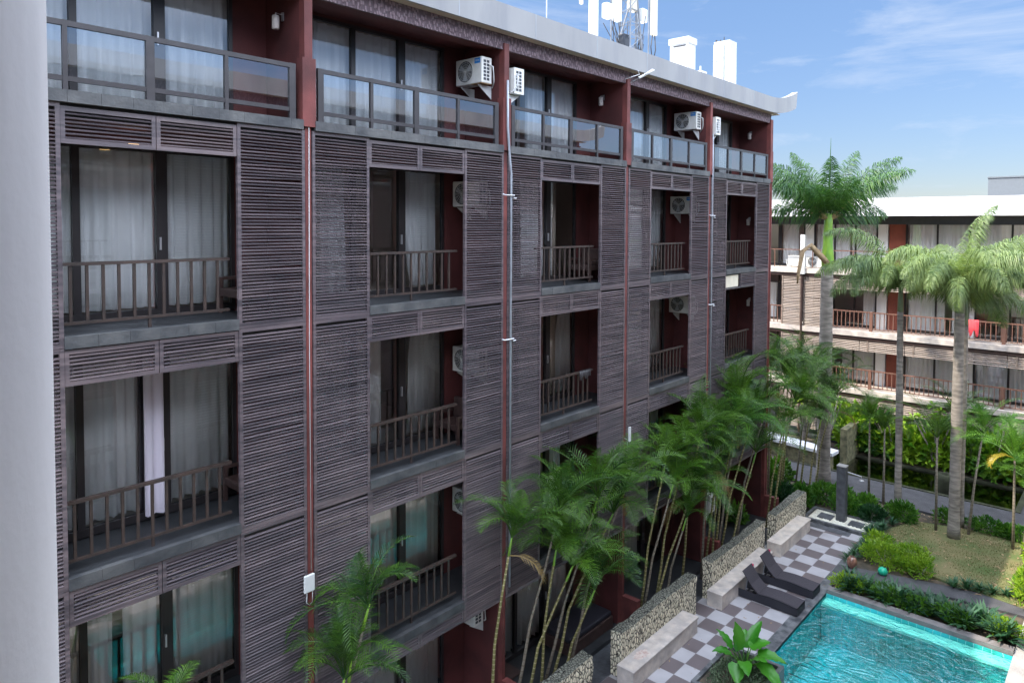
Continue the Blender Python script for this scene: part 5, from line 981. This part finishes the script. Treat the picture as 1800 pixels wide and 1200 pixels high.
# poolside bed: lilies and cushions
def lily(x, y, s_, label, m='leaf_lily', n=38, seed=0, group='spiky lilies in the poolside beds'):
    s_ *= 1.1
    rr = random.Random(seed); mb = MB()
    for q in range(n):
        a = rr.uniform(0, 6.28); el = rr.uniform(.35, 1.4); L_ = s_*rr.uniform(.7, 1.15); D = Vector((math.cos(a)*math.cos(el), math.sin(a)*math.cos(el), math.sin(el))); S_ = Vector((-math.sin(a), math.cos(a), 0))*.026*(s_/.5)
        p1 = D*L_*.5; p2 = D*L_*.85+Vector((math.cos(a), math.sin(a), 0))*L_*.15-Vector((0, 0, .12*L_)); k = len(mb.v)
        mb.v += [tuple(-S_*.6), tuple(S_*.6), tuple(p1+S_), tuple(p1-S_), tuple(p2)]; mb.f += [(k, k+1, k+2, k+3), (k+3, k+2, k+4)]
    tag(obj('lily_plant', mb.mesh('lily_plant', m), None, (x, y, 0)), label, 'plant', group)
ORD = 'first second third fourth fifth sixth seventh eighth ninth tenth eleventh twelfth thirteenth fourteenth fifteenth sixteenth seventeenth eighteenth nineteenth twentieth'.split()
rr = random.Random(8)
for q in range(20):
    t = q/19; y = 6.6-4.1*t+rr.uniform(-.06, .06); x = 22.85+rr.uniform(-.25, .35)+.15*t
    lily(x-.12, y, rr.uniform(.6, .85), f'{ORD[q]} spiky lily from the left in the pool end bed', seed=q)
for q in range(7):
    lily(24.95+q*.12, 4.1-q*.32, rr.uniform(.35, .5), f'{ORD[q]} small spiky plant from the left along the lawn side of the path', seed=50+q, group='spiky plants beside the garden path')
for q in range(7):
    lily(27.6+rr.uniform(-.4, 1.2), 6.9+rr.uniform(-.3, .35), rr.uniform(.35, .5), f'{ORD[q]} strap leaved lily clump beside the corner of the pebble bed', seed=80+q, group='lilies by the pebble bed')
for q in range(5): lily(24.6+q*.45, 7.0+rr.uniform(-.05, .1), .4, f'{ORD[q]} strap leaved lily from the left along the dark deck edge', seed=95+q, group='lilies along the deck edge')
sh_ = [(22.65, 6.45, 'leaf_lime', 'round lime shrub at the pool corner'), (22.75, 5.4, 'leaf_mid', 'low green shrub second along the pool end bed'), (22.6, 4.6, 'leaf_mid', 'low green shrub in the middle of the pool end bed'), (22.7, 3.7, 'leaf_mid', 'low green shrub past the middle of the pool end bed'), (22.95, 2.6, 'leaf_lime', 'sunlit lime shrub at the right end of the pool bed')]
for q, (x, y, m_, lb) in enumerate(sh_): shrub('shrub', [(x, y, .2, .28, .42, .24)], 800, .09, m_, lb, 'shrub', 'low shrubs in the pool end bed', 60+q)
# planter planting
gc = shrub('groundcover', [(15.75, 6.9, .42, .88, .6, .2)], 4200, .07, 'leaf_groundcover', '', parent=pl, seed=70)
el_ = empty('elephant_ear_plant', 'big leafed green elephant ear plant growing in the pool planter', 'plant', (16.0, 6.9, .45))
def bigleaf(base, tip, wdt, name='leaf'):
    base, tip = Vector(base), Vector(tip); D = (tip-base); L_ = D.length; D.normalize(); S_ = D.cross(Vector((0, 0, 1))).normalized(); U = S_.cross(D); mb = MB(); K = 10; k = 0
    for i in range(K+1):
        t = i/K; w_ = wdt*(math.sin(math.pi*min(1, t*.9+.1))**.7)*(1-t*.55) if t < 1 else 0.0
        c = base+D*L_*t-Vector((0, 0, .22*L_*t*t)); rip = .02*math.sin(i*2.4)
        mb.v += [tuple(c-S_*w_+U*(.30*w_+rip)), tuple(c-S_*w_*.5+U*(.13*w_)), tuple(c), tuple(c+S_*w_*.5+U*(.13*w_)), tuple(c+S_*w_+U*(.30*w_-rip))]
    for i in range(K):
        for j in range(4): a = i*5+j; mb.f.append((a, a+1, a+6, a+5))
    return mb
c0 = Vector((16.0, 6.85, .45)); rgt = Vector((.67, -.74, 0)); fwd_ = Vector((.74, .67, 0))
for (r_, f_, z_, tr_, tf, tz, w_) in ((-.12, .1, .62, -.16, .2, 1.35, .19), (.18, .1, .68, .62, .15, .78, .2), (.3, -.05, .6, .85, -.25, .50, .2), (-.3, 0, .55, -.72, -.05, .68, .17), (-.25, -.2, .45, -.35, -.65, .20, .19), (.25, -.2, .45, .62, -.75, .12, .2), (.05, .25, .6, .2, .6, .85, .16), (-.25, .2, .6, -.5, .45, .95, .13), (.12, -.15, .5, .3, -.6, .75, .14), (-.1, -.2, .5, -.15, -.75, .5, .15), (.2, .25, .7, .55, .55, 1.15, .14)):
    b_ = c0+rgt*r_+fwd_*f_+Vector((0, 0, z_*.72)); t_ = c0+rgt*tr_*1.1+fwd_*tf+Vector((0, 0, tz*.95))
    lf = obj('leaf', bigleaf(b_, t_, w_*1.35).mesh('leaf', 'leaf_big', True), el_, (0, 0, 0)); obj('stalk', MB().tube([c0, c0.lerp(b_, .6)+Vector((0, 0, .04)), b_], [.022, .016, .012], 6).mesh('stalk', 'leaf_mid', True), el_, (0, 0, 0))
